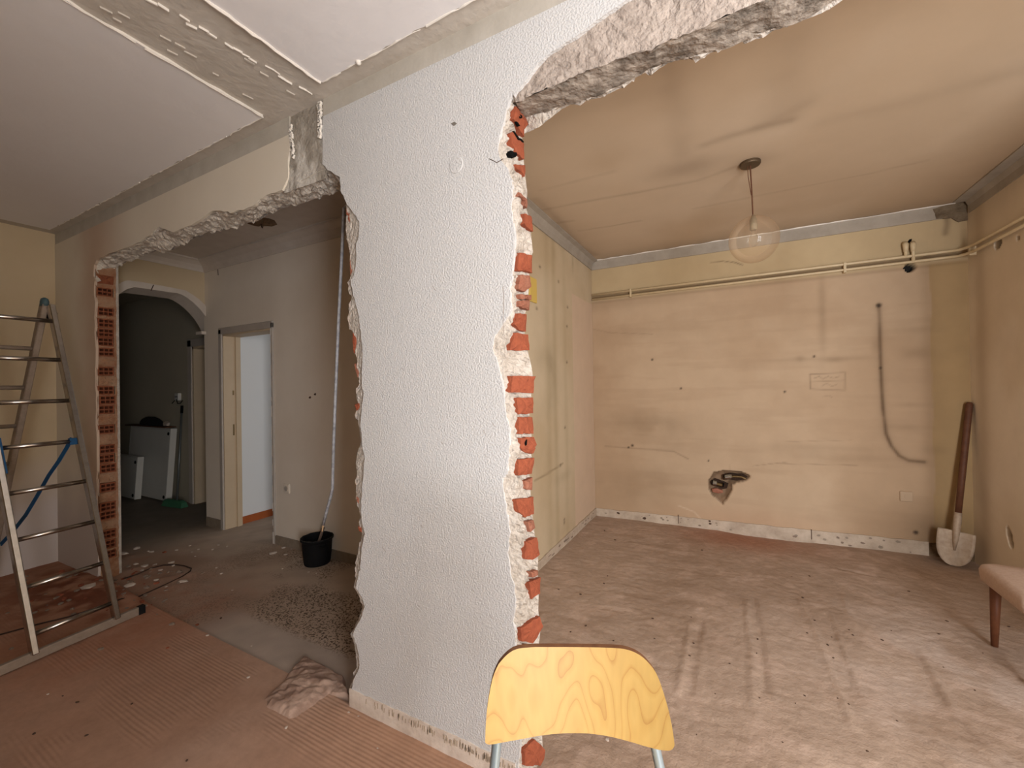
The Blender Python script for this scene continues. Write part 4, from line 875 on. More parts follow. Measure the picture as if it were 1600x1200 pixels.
# cornice scars and skirting in the kitchen
def bandmesh(name, P, Q, mat, amp=0.004): return structure(strip(name, P, Q, mat, None, nu=90, nv=2, amp=amp, sc=14, seed=21, fixa=True))
zb = 2.765
t1 = MB().prism([Vector((XK+0.003, YK-0.012, CEIL-.001)), Vector((1.60, YK-0.012, CEIL-.001)), Vector((1.60, YK-0.012, zb-.004)), Vector((XK+0.003, YK-0.012, zb))], (0, 0.02, 0)).build('trim_1', M['band']); structure(t1)
o = MB().prism(jitter([Vector((XK+.003, YK-.03, CEIL-.002)), Vector((1.58, YK-.03, CEIL-.002))], .004, 40, 2)+[Vector((1.58, YK-.03, CEIL-.007)), Vector((XK+.003, YK-.03, CEIL-.007))], (0, .04, 0)).build('torn_paint_edge', M['edge_white'], t1)
chunk('torn_corner', [Vector((1.60, YK-.03, z)+[]) if False else Vector((x, YK-.014, z)) for x, z in ((1.45, 2.85), (1.55, 2.868), (1.652, 2.868), (1.652, 2.72), (1.60, 2.715), (1.56, 2.755), (1.47, 2.765))], (0, .02, 0), mk('stained_plaster', srgb(128, 112, 92), .95, (12, .9), srgb(84, 68, 50)), t1, 9, dome=.004)
pr_ = [(XK+.002, CEIL-.001), (XK+.075, CEIL-.001), (XK+.075, CEIL-.010), (XK+.035, CEIL-.020), (XK+.012, CEIL-.06), (XK+.010, zb), (XK+.002, zb)]
structure(MB().prism([Vector((x, YB, z)) for x, z in pr_], (0, YK-YB-.012, 0)).build('trim_2', M['band']))
pr_ = [(XR-.006, CEIL-.001), (XR-.10, CEIL-.001), (XR-.10, CEIL-.009), (XR-.030, CEIL-.012), (XR-.014, CEIL-.05), (XR-.012, zb), (XR-.006, zb)]
structure(MB().prism([Vector((x, 2.2, z)) for x, z in pr_], (0, YK-2.2-.05, 0)).build('trim_3', M['band']))
rs = random.Random(3)
def skirt(name, P, n, h0, h1, up, outv, seed):
    a, b_ = Vector(P[0]), Vector(P[1]); top = [a.lerp(b_, i/n)+Vector((0, 0, h0+(h1-h0)*i/n+rs.uniform(-.004, .004))) for i in range(n+1)]
    bot = [a.lerp(b_, 1)+Vector((0, 0, -.05)), a+Vector((0, 0, -.05))]
    o = structure(MB().prism(top+bot, outv).build(name, M['skirt_kitchen'])); return o
sb = skirt('baseboard_back', ((XK, YK-.012, 0), (1.385, YK-.012, 0)), 60, .078, .142, 0, (0, .02, 0), 1)
sl = skirt('baseboard_hall', ((XK+.012, YB+.05, 0), (XK+.012, YK-.012, 0)), 60, .062, .078, 0, (-.02, 0, 0), 2)
for k in range(34):
    x = rs.uniform(XK+.05, 1.35); t = (x-XK)/2.8; z = rs.uniform(.03, .07+.06*t); r_ = rs.uniform(.006, .02)
    chunk('dirt_spot', [Vector((x+r_*math.cos(a)*rs.uniform(.6, 1.2), YK-.0125, z+.7*r_*math.sin(a)*rs.uniform(.6, 1.2))) for a in np.linspace(0, 2*math.pi, 7)[:-1]], (0, .002, 0), rs.choice([M['chip_grey'], M['fleck'], M['chip_grey'], M['skirt_hall'], M['skirt_hall']]), sb, k, dome=.0004)
for x in (1060, 1268):
    p = ony(x, 812 if x < 1100 else 836, YK-.013); MB().box(p.x-.003, p.x+.003, YK-.014, YK-.011, p.z-.04, p.z+.05).build('joint', M['fleck'], sb)
for k in range(16):
    y = rs.uniform(2.6, 4.5); z = rs.uniform(.015, .055); MB().bar((XK+.0125, y, z), (XK+.0125, y+rs.uniform(.01, .07), z), .003, rs.uniform(.004, .012)).build('dirt_spot', M['chip_grey'], sl)
# dirty broken skirting in the corner behind the shovel
chunk('broken_corner', [Vector((x, YK-.008, z)) for x, z in ((1.386, .13), (1.48, .15), (1.55, .13), (1.60, .17), (1.65, .16), (1.65, -.02), (1.386, -.02))], (0, .02, 0), mk('dirty_scar', srgb(128, 106, 82), .95, (14, .9), srgb(70, 54, 38)), sb, 4, dome=.004)

# ------------------------------------------------------------------ hall, arch, corridor, bedroom
wallbox('wall_hall', [(XA-.02, -4.865, YD, YD+.15, -.06, 2.95), (-4.865, -3.975, YD, YD+.15, 2.09, 2.95), (-3.975, XK-.008, YD, YD+.15, -.06, 2.95)], M['hall'])
AO = [(178, 447), (188, 442), (197, 438), (220, 441), (242, 445), (266, 449.5), (289, 454), (300, 461), (310, 468), (320, 478), (329, 489), (331, 500)]
AI = [(179, 464), (186, 459), (197, 452), (209, 449), (235, 452.5), (258, 456), (280, 459), (292, 466), (302, 474), (311, 483), (319, 493), (326, 504), (330.5, 515)]
yz = lambda L: [onx(x, y, XA) for x, y in L]
ao = yz(AO); ai = yz(AI)
left_out = [Vector((XA, 1.45, 2.10)), Vector((XA, 1.50, 2.25)), Vector((XA, 1.58, 2.36)), Vector((XA, 1.66, 2.44))]
left_in = [Vector((XA, 1.55, 2.10)), Vector((XA, 1.58, 2.22)), Vector((XA, 1.63, 2.30)), Vector((XA, 1.69, 2.37))]
ao = left_out + ao; ai = left_in + ai
wa = structure(MB().prism([Vector((XA, 1.44, 2.95)), Vector((XA, 1.44, 2.06))] + [p+Vector((0, 0, -.02)) for p in ao] + [Vector((XA, YD+.06, 2.05)), Vector((XA, YD+.06, 2.95))], (-.12, 0, 0)).build('wall_arch', M['cream']))
# white trim lining the arch: front face band and soffit
n = min(len(ao), len(ai)); rsmp = lambda L, k: [Vector((np.interp(t, np.linspace(0, 1, len(L)), [p.x for p in L]), np.interp(t, np.linspace(0, 1, len(L)), [p.y for p in L]), np.interp(t, np.linspace(0, 1, len(L)), [p.z for p in L]))) for t in np.linspace(0, 1, k)]
A_, I_ = rsmp(ao, 40), rsmp(ai, 40)
b = MB(); dx = Vector((.018, 0, 0)); bk = Vector((-.20, 0, 0))
for i in range(39):
    lowk = Vector((0, 0, -.03))
    b.add([A_[i]+dx, A_[i+1]+dx, I_[i+1]+dx, I_[i]+dx, A_[i]+bk, A_[i+1]+bk, I_[i+1]+bk+lowk, I_[i]+bk+lowk], [(0, 1, 2, 3), (3, 2, 6, 7), (7, 6, 5, 4), (4, 5, 1, 0)])
o = b.build('arch_trim', M['white_trim'], wa)
MB().box(XA-.1, XA+.02, YD-.045, YD+.005, 2.10, 2.132).build('arch_ledge', M['white_trim'], wa)
MB().tube([onx(240, 445, XA+.02), onx(236, 454, XA+.02)], .004, 5).build('joint', M['fleck'], wa)
# crown mouldings of the hall
pf = [(0, 2.79), (-.010, 2.79), (-.022, 2.815), (-.05, 2.85), (-.10, 2.88), (-.12, 2.885), (-.12, 2.90), (0, 2.90)]
structure(MB().prism([Vector((XA+.01, YD+y, z)) for y, z in pf], (3.7, 0, 0)).build('trim_4', M['white_trim']))
structure(MB().prism([Vector((XA-x*1.0 if False else XA-y, 1.45, z)) for y, z in pf], (0, 1.05, 0)).build('trim_5', M['white_trim']))
MB().tube([ony(340, 418, YD-.002), ony(341, 430, YD-.002)], .003, 4).build('crack', M['fleck'], wa)
# skirting
structure(MB().box(-3.955, XK-.01, YD-.015, YD+.002, -.04, .055).build('baseboard_door_wall', M['skirt_hall']))
structure(MB().box(XA+.002, -4.90, YD-.015, YD+.002, -.04, .07).build('baseboard_pier', M['skirt_hall']))
# door opening to the bright room: casing and lining
d1 = MB().box(-4.905, -4.852, YD-.018, YD+.001, -.04, 2.13).box(-4.905, -3.955, YD-.018, YD+.001, 2.075, 2.145).box(-3.982, -3.955, YD-.018, YD+.001, -.04, 2.13).build('door_1', M['case_paint']); structure(d1); bevel(d1, .005, 2)
MB().box(-4.868, -4.845, YD+.001, YD+.17, -.04, 2.09).box(-4.868, -3.97, YD+.001, YD+.17, 2.058, 2.09).box(-3.99, -3.97, YD+.001, YD+.17, -.04, 2.09).box(-4.845, -4.828, YD+.12, YD+.17, -.04, 2.06).build('door_lining', M['door_paint'], d1)
MB().box(-4.8445, -4.842, YD+.09, YD+.105, .98, 1.10).box(-4.8445, -4.842, YD+.09, YD+.105, 1.42, 1.47).build('strike_plate', M['brass'], d1)
b = MB(); rs = random.Random(6)
z = -.03
while z < 2.1:
    l = rs.uniform(.03, .14); b.box(-3.9835, -3.975+rs.uniform(-.004, .003), YD-.0195, YD-.0165, z, z+l); z += l+rs.uniform(.01, .12)
b.build('chipped_lit_edge', M['edge_white'], d1)  # white bits: chips, with the brightness of the lit edge painted in
# bright room behind the door
br = MB().box(-5.25, -4.88, YD+.15, 3.14, -.06, 2.95).box(-5.30, -4.96, 3.14, 6.0, -.06, 2.95).box(-5.3, -1.4, 5.9, 6.1, -.06, 2.95).build('wall_bedroom', M['white_paint']); structure(br)
wallbox('wall_bedroom_end', [(-2.0, -1.8, YD+.15, 6.0, -.06, 2.95)], M['white_paint'])
structure(MB().box(-4.881, -4.868, YD+.17, 3.10, -.03, .055).box(-4.961, -4.948, 3.14, 5.8, -.03, .06).build('baseboard_bedroom', M['wood_skirt']))
# corridor behind the arch
YC = 2.90
XD0, XD1 = -6.33, -5.45
wallbox('wall_corridor', [(-10.0, XD0, YC, YC+.2, -.06, 2.95), (XD0, XD1, YC, YC+.2, 2.05, 2.95), (XD1, XA-.02, YC, YC+.2, -.06, 2.95), (-10.2, -10.0, YF-.2, YC+.2, -.06, 2.95), (-10.0, XL-.2, YF-.1, YF+.1, -.06, 2.95), (XA-.03, XA-.01, YD+.1, YC+.1, -.06, 2.95)], M['dark_wall'])
wallbox('wall_store', [(XD0-.3, XA, YC+1.2, YC+1.3, -.06, 2.95), (XD0-.35, XD0-.2, YC+.2, YC+1.3, -.06, 2.95), (XD1+.2, XD1+.3, YC+.2, YC+1.3, -.06, 2.95)], M['black'])  # black walls paint in the darkness of the unlit room
d2 = MB().box(XD0-.115, XD0-.02, YC-.02, YC+.001, -.04, 2.15).box(XD0-.115, XD1+.1, YC-.02, YC+.001, 2.06, 2.16).build('door_2', M['case_paint']); structure(d2); bevel(d2, .005, 2)
MB().box(XD0-.03, XD0+.014, YC-.006, YC+.215, -.04, 2.07).box(XD0-.03, XD1, YC-.006, YC+.215, 2.03, 2.07).build('door_lining', M['door_paint'], d2)
MB().box(XD0+.013, XD0+.018, YC+.15, YC+.185, .88, .93).box(XD0+.013, XD0+.018, YC+.15, YC+.185, .76, .80).build('strike_plate', M['black'], d2)

# ------------------------------------------------------------------ things: stepladder
lad = thing('stepladder', 'aluminium A-frame stepladder with blue strap standing by the end wall', 'ladder', (-3.9, .85, 0))
A0, B0 = Vector((-3.40, .78, .045)), Vector((-3.454, 1.141, .045)); TA, TB = Vector((-3.885, .645, 2.04)), Vector((-3.905, .983, 2.04))
RA, RB = Vector((-4.55, .44, .03)), Vector((-4.61, .82, .03)); UA, UB = Vector((-3.95, .63, 2.06)), Vector((-3.965, .97, 2.06))
for p, q in ((A0, TA), (B0, TB)):
    o = MB().bar(p, q, .028, .062, (1, 0, .2)).build('rail', M['alu'], lad); bevel(o, .004, 1)
for p, q in ((RA, UA), (RB, UB)):
    o = MB().bar(p, q, .030, .066, (1, 0, -.2)).build('rail', M['alu_dull'], lad); bevel(o, .004, 1)
for s in (0.05, .175, .305, .433, .561, .69, .822, .948):
    o = MB().tube([A0.lerp(TA, s), B0.lerp(TB, s)], .0135, 10).build('rung', M['alu'], lad, smooth=True)
for s in (.10, .225, .35, .48, .605, .73, .855):
    o = MB().tube([RA.lerp(UA, s), RB.lerp(UB, s)], .0135, 10).build('rung', M['alu_dull'], lad, smooth=True)
bd = (B0-A0).normalized()
o = MB().bar(Vector((-3.405, .64, .028))-bd*.02, Vector((-3.49, 1.262, .028)), .028, .052).build('stabiliser_bar', M['alu_dull'], lad); bevel(o, .005, 2)
MB().bar(Vector((-3.49, 1.26, .026)), Vector((-3.493, 1.295, .026)), .034, .056).build('end_cap', M['rubber'], lad)
for p in (RA, RB): MB().bar(p+Vector((0, 0, -.03)), p+Vector((.01, 0, .05)), .04, .074, (1, 0, 0)).build('foot', M['rubber'], lad)
for p in (UA, UB): MB().lathe([(.036, -.02), (.037, .01), (.030, .028), (.012, .036)], p, 12, 1, .55).build('end_cap', M['blue_cap'], lad, smooth=True)
for (p, q) in ((TA, UA), (TB, UB)): MB().bar(p+Vector((.02, .018, -.07)), q+Vector((-.02, .018, -.07)), .012, .05).build('hinge', M['rubber'], lad)
sp_ = [onx(112, 685, -3.70), onx(104, 700, -3.74), onx(92, 720, -3.80), onx(76, 743, -3.90), onx(58, 775, -4.02), onx(40, 805, -4.14), onx(22, 828, -4.26), onx(2, 850, -4.40)]
b = MB()
for p, q in zip(sp_[:-1], sp_[1:]): b.bar(p, q+(q-p)*.03, .024, .006, (.5, -.8, .3))
b.build('strap', M['blue'], lad)
MB().bar(A0.lerp(TA, .575)+Vector((.02, 0, .03)), A0.lerp(TA, .52)+Vector((.03, .01, -.06)), .035, .012, (1, 0, 0)).build('strap', M['blue'], lad)
MB().bar(B0.lerp(TB, .561)+Vector((.0, -.03, -.02)), B0.lerp(TB, .561)+Vector((0, -.03, .02)), .032, .034, (1, 0, 0)).build('strap_loop', M['blue'], lad)

# ------------------------------------------------------------------ bucket, conduit
bc = onz(496, 879, -.022)
bk_ = thing('bucket', 'black rubber mason\'s bucket with mortar-caked rim by the hall wall', 'bucket', bc)
BS = .72
o = MB().lathe([(r_*BS, z_*BS*1.08) for r_, z_ in [(.0, .0), (.140, .0), (.146, .012), (.158, .12), (.168, .245), (.172, .26), (.180, .262), (.184, .272), (.182, .285), (.174, .287), (.168, .278), (.163, .25), (.152, .12), (.138, .02), (0, .02)]], bc, 40, capb=False, capt=False).build('body', M['rubber'], bk_, smooth=True)
rs = random.Random(2); b = MB()
for k in range(64):
    a = 2*math.pi*k/64; r_ = .178*BS+rs.uniform(-.003, .003); p = bc+Vector((r_*math.cos(a), r_*math.sin(a), .286*BS*1.08)); a2 = a+.10; q = bc+Vector((r_*math.cos(a2), r_*math.sin(a2), .286*BS*1.08)); b.tube([p, q], rs.uniform(.001, .0045), 5)
b.build('caked_rim', M['rubber_rim'], bk_)
for sgn in (-1, 1):
    p = bc+Vector((.178*BS*sgn*.94, -.178*BS*sgn*.34, .18)); MB().tube([p+Vector((0, -.035, 0)), p+Vector((sgn*.014, -.03, -.008)), p+Vector((sgn*.02, 0, -.014)), p+Vector((sgn*.014, .03, -.008)), p+Vector((0, .035, 0))], .006, 8).build('handle', M['rubber'], bk_)
p0 = ony(502, 846, 2.24); p1 = ony(507, 824, 2.33)
hd = MB().tube([bc+Vector((-.03, -.02, .04)), ony(505.5, 824, bc.y+.02)], .0115, 8).build('tool_handle', mk('grey_brown_handle', srgb(122, 104, 92), .8)); tag(hd, 'worn wooden tool handle sticking up out of the black bucket', 'handle')
cpts = [ony(549, 323, 1.46), ony(543, 321.5, 1.47), ony(537.5, 325, 1.48), ony(534, 400, 1.49), ony(529, 500, 1.50), ony(524, 620, 1.52), ony(521, 700, 1.53), ony(519.5, 762, 1.54), ony(517, 775, 1.55), ony(510, 800, 1.56), ony(505, 820, 1.57)]
cd_ = thing('conduit', 'grey mortar-spattered conduit hanging from the broken pillar edge above the bucket', 'conduit', cpts[0])
MB().tube(cpts, .0078, 10).build('tube', M['conduit'], cd_, smooth=True)
MB().tube([cpts[-1], ony(503.5, 830, 1.575)], [.005, .0035], 8).build('bare_tip', mk('tan_core', srgb(206, 170, 130), .8), cd_)

# ------------------------------------------------------------------ corridor: radiators, broom, socket, bag
def radiator(name, label, x0, x1, z0, h, yb, yt, rot):
    base = Vector((x0, yb, z0)); o = thing(name, label, 'radiator', base, None); up = Vector((0, yt-yb, math.sqrt(h*h-(yt-yb)**2))).normalized(); ex = Vector((math.cos(rot), math.sin(rot), 0)); fw = ex.cross(up).normalized()
    if fw.y > 0: fw = -fw
    wd = (x1-x0); P = lambda a, c, d: base + ex*a + up*c + fw*d
    def pbox(a0, a1, c0, c1, d0, d1): return [P(a, c, d) for d in (d0, d1) for c in (c0, c1) for a in (a0, a1)]
    F = [(0,2,3,1),(4,5,7,6),(0,1,5,4),(2,6,7,3),(0,4,6,2),(1,3,7,5)]
    q = MB(); q.add(pbox(0, wd, .0, h, .055, .07), F); bevel(q.build('front_panel', M['radiator'], o), .008, 2)
    q = MB(); q.add(pbox(0, wd, 0, h, 0, .015), F); q.build('back_panel', M['radiator'], o)
    q = MB()
    k = .04
    while k < wd-.05: q.add(pbox(k, k+.012, .03, h-.03, .015, .055), F); k += .05
    q.build('fins', M['radiator'], o)
    q = MB(); q.add(pbox(-.004, wd+.004, h, h+.012, 0, .07), F); q.build('top_grille', M['radiator'], o)
    for sx_ in (-.006, wd): q = MB(); q.add(pbox(sx_, sx_+.006, 0, h, 0, .07), F); q.build('side_cover', M['radiator'], o)
    for (a, c) in ((wd-.05, h-.06), (wd-.05, .05)):
        MB().tube([P(a, c, .066), P(a, c, .076)], .022, 12).build('connection_cap', M['black'], o)
    return o, P
r1, P1 = radiator('radiator', 'large white panel radiator leaning on the dark corridor wall', -7.90, -6.72, .0, .955, 2.80, 2.87, 0)
r2, P2 = radiator('radiator', 'smaller white panel radiator standing on the floor beside the large one', -8.95, ony(214, 770, 2.62).x, .0, .56, 2.66, 2.70, 0)
# rusty board and dark bag on the large radiator
bb = MB().bar(P1(-.10, .984, .03), P1(1.10, .984, .03), .16, .012, (0, 0, 1)).build('board', M['card']); tag(bb, 'rust-brown board lying across the top of the large radiator', 'board')
v = []; f = []; nu, nv = 20, 10; c0 = P1(.52, .995, .04)
for i in range(nu):
    for j in range(nv+1):
        a = 2*math.pi*i/nu; t = j/nv; r_ = math.cos(t*math.pi/2)
        hgt = .13*math.sin(t*math.pi/2)*(.7+.6*float(fbm(np.array(3+math.cos(a)*1.3*r_), np.array(5+math.sin(a)*1.3*r_), 3, 4)))
        v.append(c0+Vector((.34*r_*math.cos(a)*(1+.2*math.sin(3*a)), .05*r_*math.sin(a), hgt)))
for i in range(nu):
    for j in range(nv): f.append((i*(nv+1)+j, ((i+1) % nu)*(nv+1)+j, ((i+1) % nu)*(nv+1)+j+1, i*(nv+1)+j+1))
o = fixn(mesh('cloth_bag', v, f, M['cloth'], smooth=True)); tag(o, 'crumpled black cloth bundle on top of the large radiator', 'bag')
bl = chunk('broken_tile', [P1(.94+dx, 1.0+dz, .06) for dx, dz in ((0, 0), (.10, 0), (.12, .04), (.05, .06), (-.01, .04))], (0, .03, 0), M['chip'], None, 4); tag(bl, 'pale broken piece lying beside the black bundle on the radiator', 'rubble')
bh0 = onz(283, 790, -.02); bt = ony(284.5, 634, 2.86)
br_ = thing('broom', 'broom with green plastic head and grey stick leaning beside the radiators', 'broom', (bh0.x, bh0.y, -.02))
hx = Vector((1, .12, 0)).normalized(); hc = onz(273, 791, -.02)
q = MB(); P = lambda a, d, z: Vector((hc.x, hc.y, -.02)) + hx*a + Vector((-hx.y, hx.x, 0))*d + Vector((0, 0, z))
q.add([P(a, d, z) for z, sa, sd in ((.0, .20, .045), (.06, .185, .03), (.085, .15, .02)) for a, d in ((-sa, -sd), (sa, -sd), (sa, sd), (-sa, sd))], [(3,2,1,0)]+[(r*4+k, r*4+(k+1) % 4, r*4+4+(k+1) % 4, r*4+4+k) for r in range(2) for k in range(4)]+[(8,9,10,11)])
q.build('head', M['green'], br_)
st = P(.05, 0, .08); MB().tube([st, st.lerp(bt, .93)], .013, 8).build('stick', M['stick'], br_, smooth=True)
MB().tube([st.lerp(bt, .92), bt], .017, 8).build('grip', M['black'], br_)
sk = thing('socket_outlet', 'loose white socket hanging from its wires on the dark corridor wall', 'socket', ony(278, 620, YC))
p = ony(278, 620, YC-.03); bevel(MB().box(p.x-.05, p.x+.05, YC-.05, YC-.01, p.z-.05, p.z+.05).build('plate', M['radiator'], sk), .008, 2)
for dx in (-.018, .018): MB().tube([p+Vector((dx, -.018, 0)), p+Vector((dx, -.024, 0))], .008, 8).build('contact_hole', M['black'], sk)
MB().tube([p+Vector((-.0, -.02, -.03)), p+Vector((.06, -.03, -.09)), p+Vector((.14, -.03, -.085)), p+Vector((.17, -.02, -.05))], .005, 6).build('wire', M['black'], sk)
MB().tube([p+Vector((-.04, -.02, -.05)), p+Vector((-.09, -.03, -.09))], .005, 6).build('wire', M['black'], sk)
# hall ceiling rose remnant and socket
q = onz(408, 346, CEIL+.03); rose = thing('ceiling_hook', 'torn ceiling patch with a wire hook in the hall beyond the lintel', 'hook', q)
chunk('torn_patch', [q+Vector((.13*math.cos(a)*random.uniform(.7, 1.2), .10*math.sin(a)*random.uniform(.7, 1.2), -.004)) for a in np.linspace(0, 2*math.pi, 12)[:-1]], (0, 0, .01), mk('torn_brown', srgb(128, 104, 80), .95, (30, .9), srgb(84, 64, 46)), rose, 3, dome=.02)
MB().tube([q+Vector((0, 0, -.01)), q+Vector((.005, 0, -.05)), q+Vector((.02, 0, -.06)), q+Vector((.022, 0, -.045))], .004, 6).build('hook', M['fleck'], rose)
p = ony(449, 763, YD); so = thing('wall_socket', 'painted-over wall socket on the hall wall beside the doorway', 'socket', p)
bevel(MB().box(p.x-.040, p.x+.040, YD-.012, YD+.002, p.z-.045, p.z+.045).build('plate', M['hall'], so), .006, 2)
MB().tube([p+Vector((0, -.012, 0)), p+Vector((0, -.016, 0))], .024, 16).build('insert', M['case_paint'], so)
for (x, y) in ((484, 621), (492, 616)):
    chunk('chip_mark', [ony(x+dx, y+dy, YD-.001) for dx, dy in ((-2, 1), (0, -2), (2, -1), (1, 2))], (0, .003, 0), M['fleck'], bpy.data.objects['wall_hall'], int(x), dome=.0004)

# ------------------------------------------------------------------ kitchen: pipes, lamp, plates, shovel, upholstered stool
def pipe_run(z0, z1, zr, off):
    return [Vector((XK+.01, YK-off, z0)), Vector((.3, YK-off, (z0+z1)/2)), Vector((1.45, YK-off, z1)), Vector((1.585, YK-off-.005, z1)), Vector((XR-.045, YK-off-.07, z1-.003)), Vector((XR-.035, 4.40, z1-.008)), Vector((XR-.035, 2.2, zr))]
pa = thing('heating_pipe', 'upper cream-painted heating pipe running round the kitchen wall', 'pipe', (XK, YK, 2.46))
pb = thing('heating_pipe', 'lower cream-painted heating pipe running round the kitchen wall', 'pipe', (XK, YK, 2.41))
A_ = pipe_run(2.478, 2.488, 2.452, .026); B_ = pipe_run(2.428, 2.440, 2.400, .026)
MB().tube(A_, .0125, 10).build('run', M['pipe'], pa, smooth=True); MB().tube(B_, .0115, 10).build('run', M['pipe'], pb, smooth=True)
for px in (985, 1320):
    x = ony(px, 430, YK-.03).x; MB().box(x-.009, x+.009, YK-.045, YK+.002, 2.41, 2.495).build('clip', M['pipe'], pa)
y = onx(1526, 385, XR).y; MB().box(XR-.042, XR, y-.006, y+.006, 2.415, 2.482).build('clip', M['pipe'], pa)
for (px, zt, par, z0) in ((1415, 2.60, pa, 2.485), (1426.5, 2.595, pb, 2.437)):
    x = ony(px, 392, YK-.03).x
    MB().tube([Vector((x, YK-.032, z0)), Vector((x, YK-.034, zt-.035)), Vector((x, YK-.034, zt-.015)), Vector((x-.002, YK-.02, zt)), Vector((x-.002, YK+.02, zt))], .012, 10).build('branch', M['pipe'], par, smooth=True)
    MB().tube([Vector((x, YK-.033, zt-.075)), Vector((x, YK-.034, zt-.018)), Vector((x-.001, YK-.022, zt+.002))], [.015, .021, .019], 10).build('elbow', M['pipe'], par, smooth=True)
cc = onz(1172, 254, CEIL)
lp = thing('pendant_lamp', 'clear amber glass globe pendant hanging from the kitchen ceiling', 'lamp', (cc.x, cc.y, CEIL))
MB().lathe([(.056, -.020), (.060, -.014), (.060, .004)], (cc.x, cc.y, CEIL), 28).build('canopy', M['canopy'], lp)
gz = 2.376; gc = Vector((cc.x+.012, cc.y, gz))
MB().tube([(cc.x, cc.y, CEIL-.02), (cc.x+.006, cc.y, 2.7), (gc.x-.002, cc.y, gz+.150)], .0042, 6).build('cord', M['cord'], lp)
MB().tube([(cc.x-.014, cc.y, CEIL-.02), (cc.x-.012, cc.y, 2.78), (cc.x+.003, cc.y, 2.66)], .0022, 6).build('cord', M['cord'], lp)
prof = []
R_ = .143
for k in range(25):
    a = math.radians(-90+k*(90+68)/24); prof.append((max(.0005, R_*math.cos(a)), R_*1.02*math.sin(a)))
prof += [(.040, R_*.99), (.020, R_*1.04)]
MB().lathe(prof, gc, 48, capb=False).build('globe', M['globe'], lp, smooth=True)
MB().lathe([(.010, .155), (.016, .135), (.021, .125), (.021, .062), (.018, .060)], gc, 20).build('socket', M['socket'], lp, smooth=True)
MB().lathe([(.013, .062), (.014, .040), (.026, .012), (.030, -.012), (.024, -.034), (.010, -.044), (.001, -.046)], gc, 20).build('bulb', M['bulb'], lp, smooth=True)
y0_ = onx(828, 450, XK).y; z0_ = onx(832, 452, XK).z
o = bevel(MB().box(XK-.002, XK+.014, 2.93, 3.065, z0_-.105, z0_+.09).build('switch_plate', M['plate']), .006, 2); tag(o, 'yellowed switch plate on the kitchen side wall beside the brick edge', 'switch plate')
p = ony(1415.5, 775.5, YK); so = thing('wall_outlet', 'blank painted-over outlet cover low on the kitchen back wall', 'socket', p)
bevel(MB().box(p.x-.040, p.x+.042, YK-.010, YK+.002, p.z-.042, p.z+.042).build('plate', M['plate_wall'], so), .005, 2)
MB().box(p.x-.012, p.x+.014, YK-.0125, YK-.009, p.z-.010, p.z+.012).build('insert', M['plate_wall'], so)
# shovel
tip = Vector((1.470, 4.425, .03)); top = Vector((1.628, 4.555, 1.285)); ax = (top-tip).normalized()
sh = thing('shovel', 'dusty round-point shovel with brown wooden handle leaning in the kitchen corner', 'shovel', tip)
fx = Vector((.93, -.28, 0)); fx = (fx-ax*fx.dot(ax)).normalized(); fn = fx.cross(ax).normalized()
if fn.y > 0: fn = -fn
v = []; f = []; rows_ = [(0.0, .012), (.012, .042), (.035, .066), (.07, .086), (.11, .097), (.16, .102), (.22, .103), (.255, .102), (.268, .100)]; nc = 11
for (h, wd) in rows_:
    for j in range(nc):
        t = -1+2*j/(nc-1); dish = .020*(t*t)*(wd/.1) - .006*math.exp(-(t/.22)**2)*(-1.8)*min(1, h/.1) + .03*max(0, .05-h)
        v.append(tip + ax*h + fx*wd*t + fn*(dish))
n0 = len(v)
for p in list(v): v.append(p - fn*.003)
for i in range(len(rows_)-1):
    for j in range(nc-1):
        a = i*nc+j; f.append((a, a+1, a+nc+1, a+nc)); f.append((n0+a+nc, n0+a+nc+1, n0+a+1, n0+a))
bd_ = [j for j in range(nc)] + [i*nc+nc-1 for i in range(1, len(rows_))] + [(len(rows_)-1)*nc+j for j in range(nc-2, -1, -1)] + [i*nc for i in range(len(rows_)-2, 0, -1)]
for a, b_ in zip(bd_, bd_[1:]+bd_[:1]): f.append((b_, a, n0+a, n0+b_))
fixn(mesh('blade', v, f, M['steel'], sh, smooth=True))
MB().tube([tip+ax*.12+fn*.012, tip+ax*.2+fn*.016, tip+ax*.28+fn*.012, tip+ax*.36+fn*.006, tip+ax*.41+fn*.004], [.006, .016, .022, .023, .021], 12).build('socket', M['steel'], sh, smooth=True)
MB().tube([tip+ax*.385+fn*.004, tip+ax*.7+fn*.006, tip+ax*1.05+fn*.002, top-ax*.02, top], [.0195, .021, .0215, .022, .015], 14).build('handle', M['wood_handle'], sh, smooth=True)
# upholstered stool at the right
stl = thing('upholstered_stool', 'low stool with dusty pink upholstered seat and tapered wooden legs', 'stool', (1.40, 3.05, 0))
b = MB(); x0, x1, y0, y1 = 1.185, 1.60, 2.82, 3.29
N_ = 14; v = []; f = []
def rr(x, y, rad):
    pts = []
    for cx, cy, a0 in ((x1-rad, y1-rad, 0), (x0+rad, y1-rad, 90), (x0+rad, y0+rad, 180), (x1-rad, y0+rad, 270)):
        for k in range(6):
            a = math.radians(a0+18*k); pts.append((cx+rad*math.cos(a), cy+rad*math.sin(a)))
    return pts
prof = [(-.020, .352), (-.004, .358), (.0, .385), (.002, .415), (-.006, .438), (-.028, .450), (-.09, .458), (-.16, .461)]
base_ = rr(0, 0, .05); cxm, cym = (x0+x1)/2, (y0+y1)/2; n = len(base_)
for d, z in prof:
    for (x, y) in base_:
        kx = 1+d/((x1-x0)/2); ky = 1+d/((y1-y0)/2); v.append((cxm+(x-cxm)*kx, cym+(y-cym)*ky, z))
for i in range(len(prof)-1):
    for k in range(n): f.append((i*n+k, i*n+(k+1) % n, (i+1)*n+(k+1) % n, (i+1)*n+k))
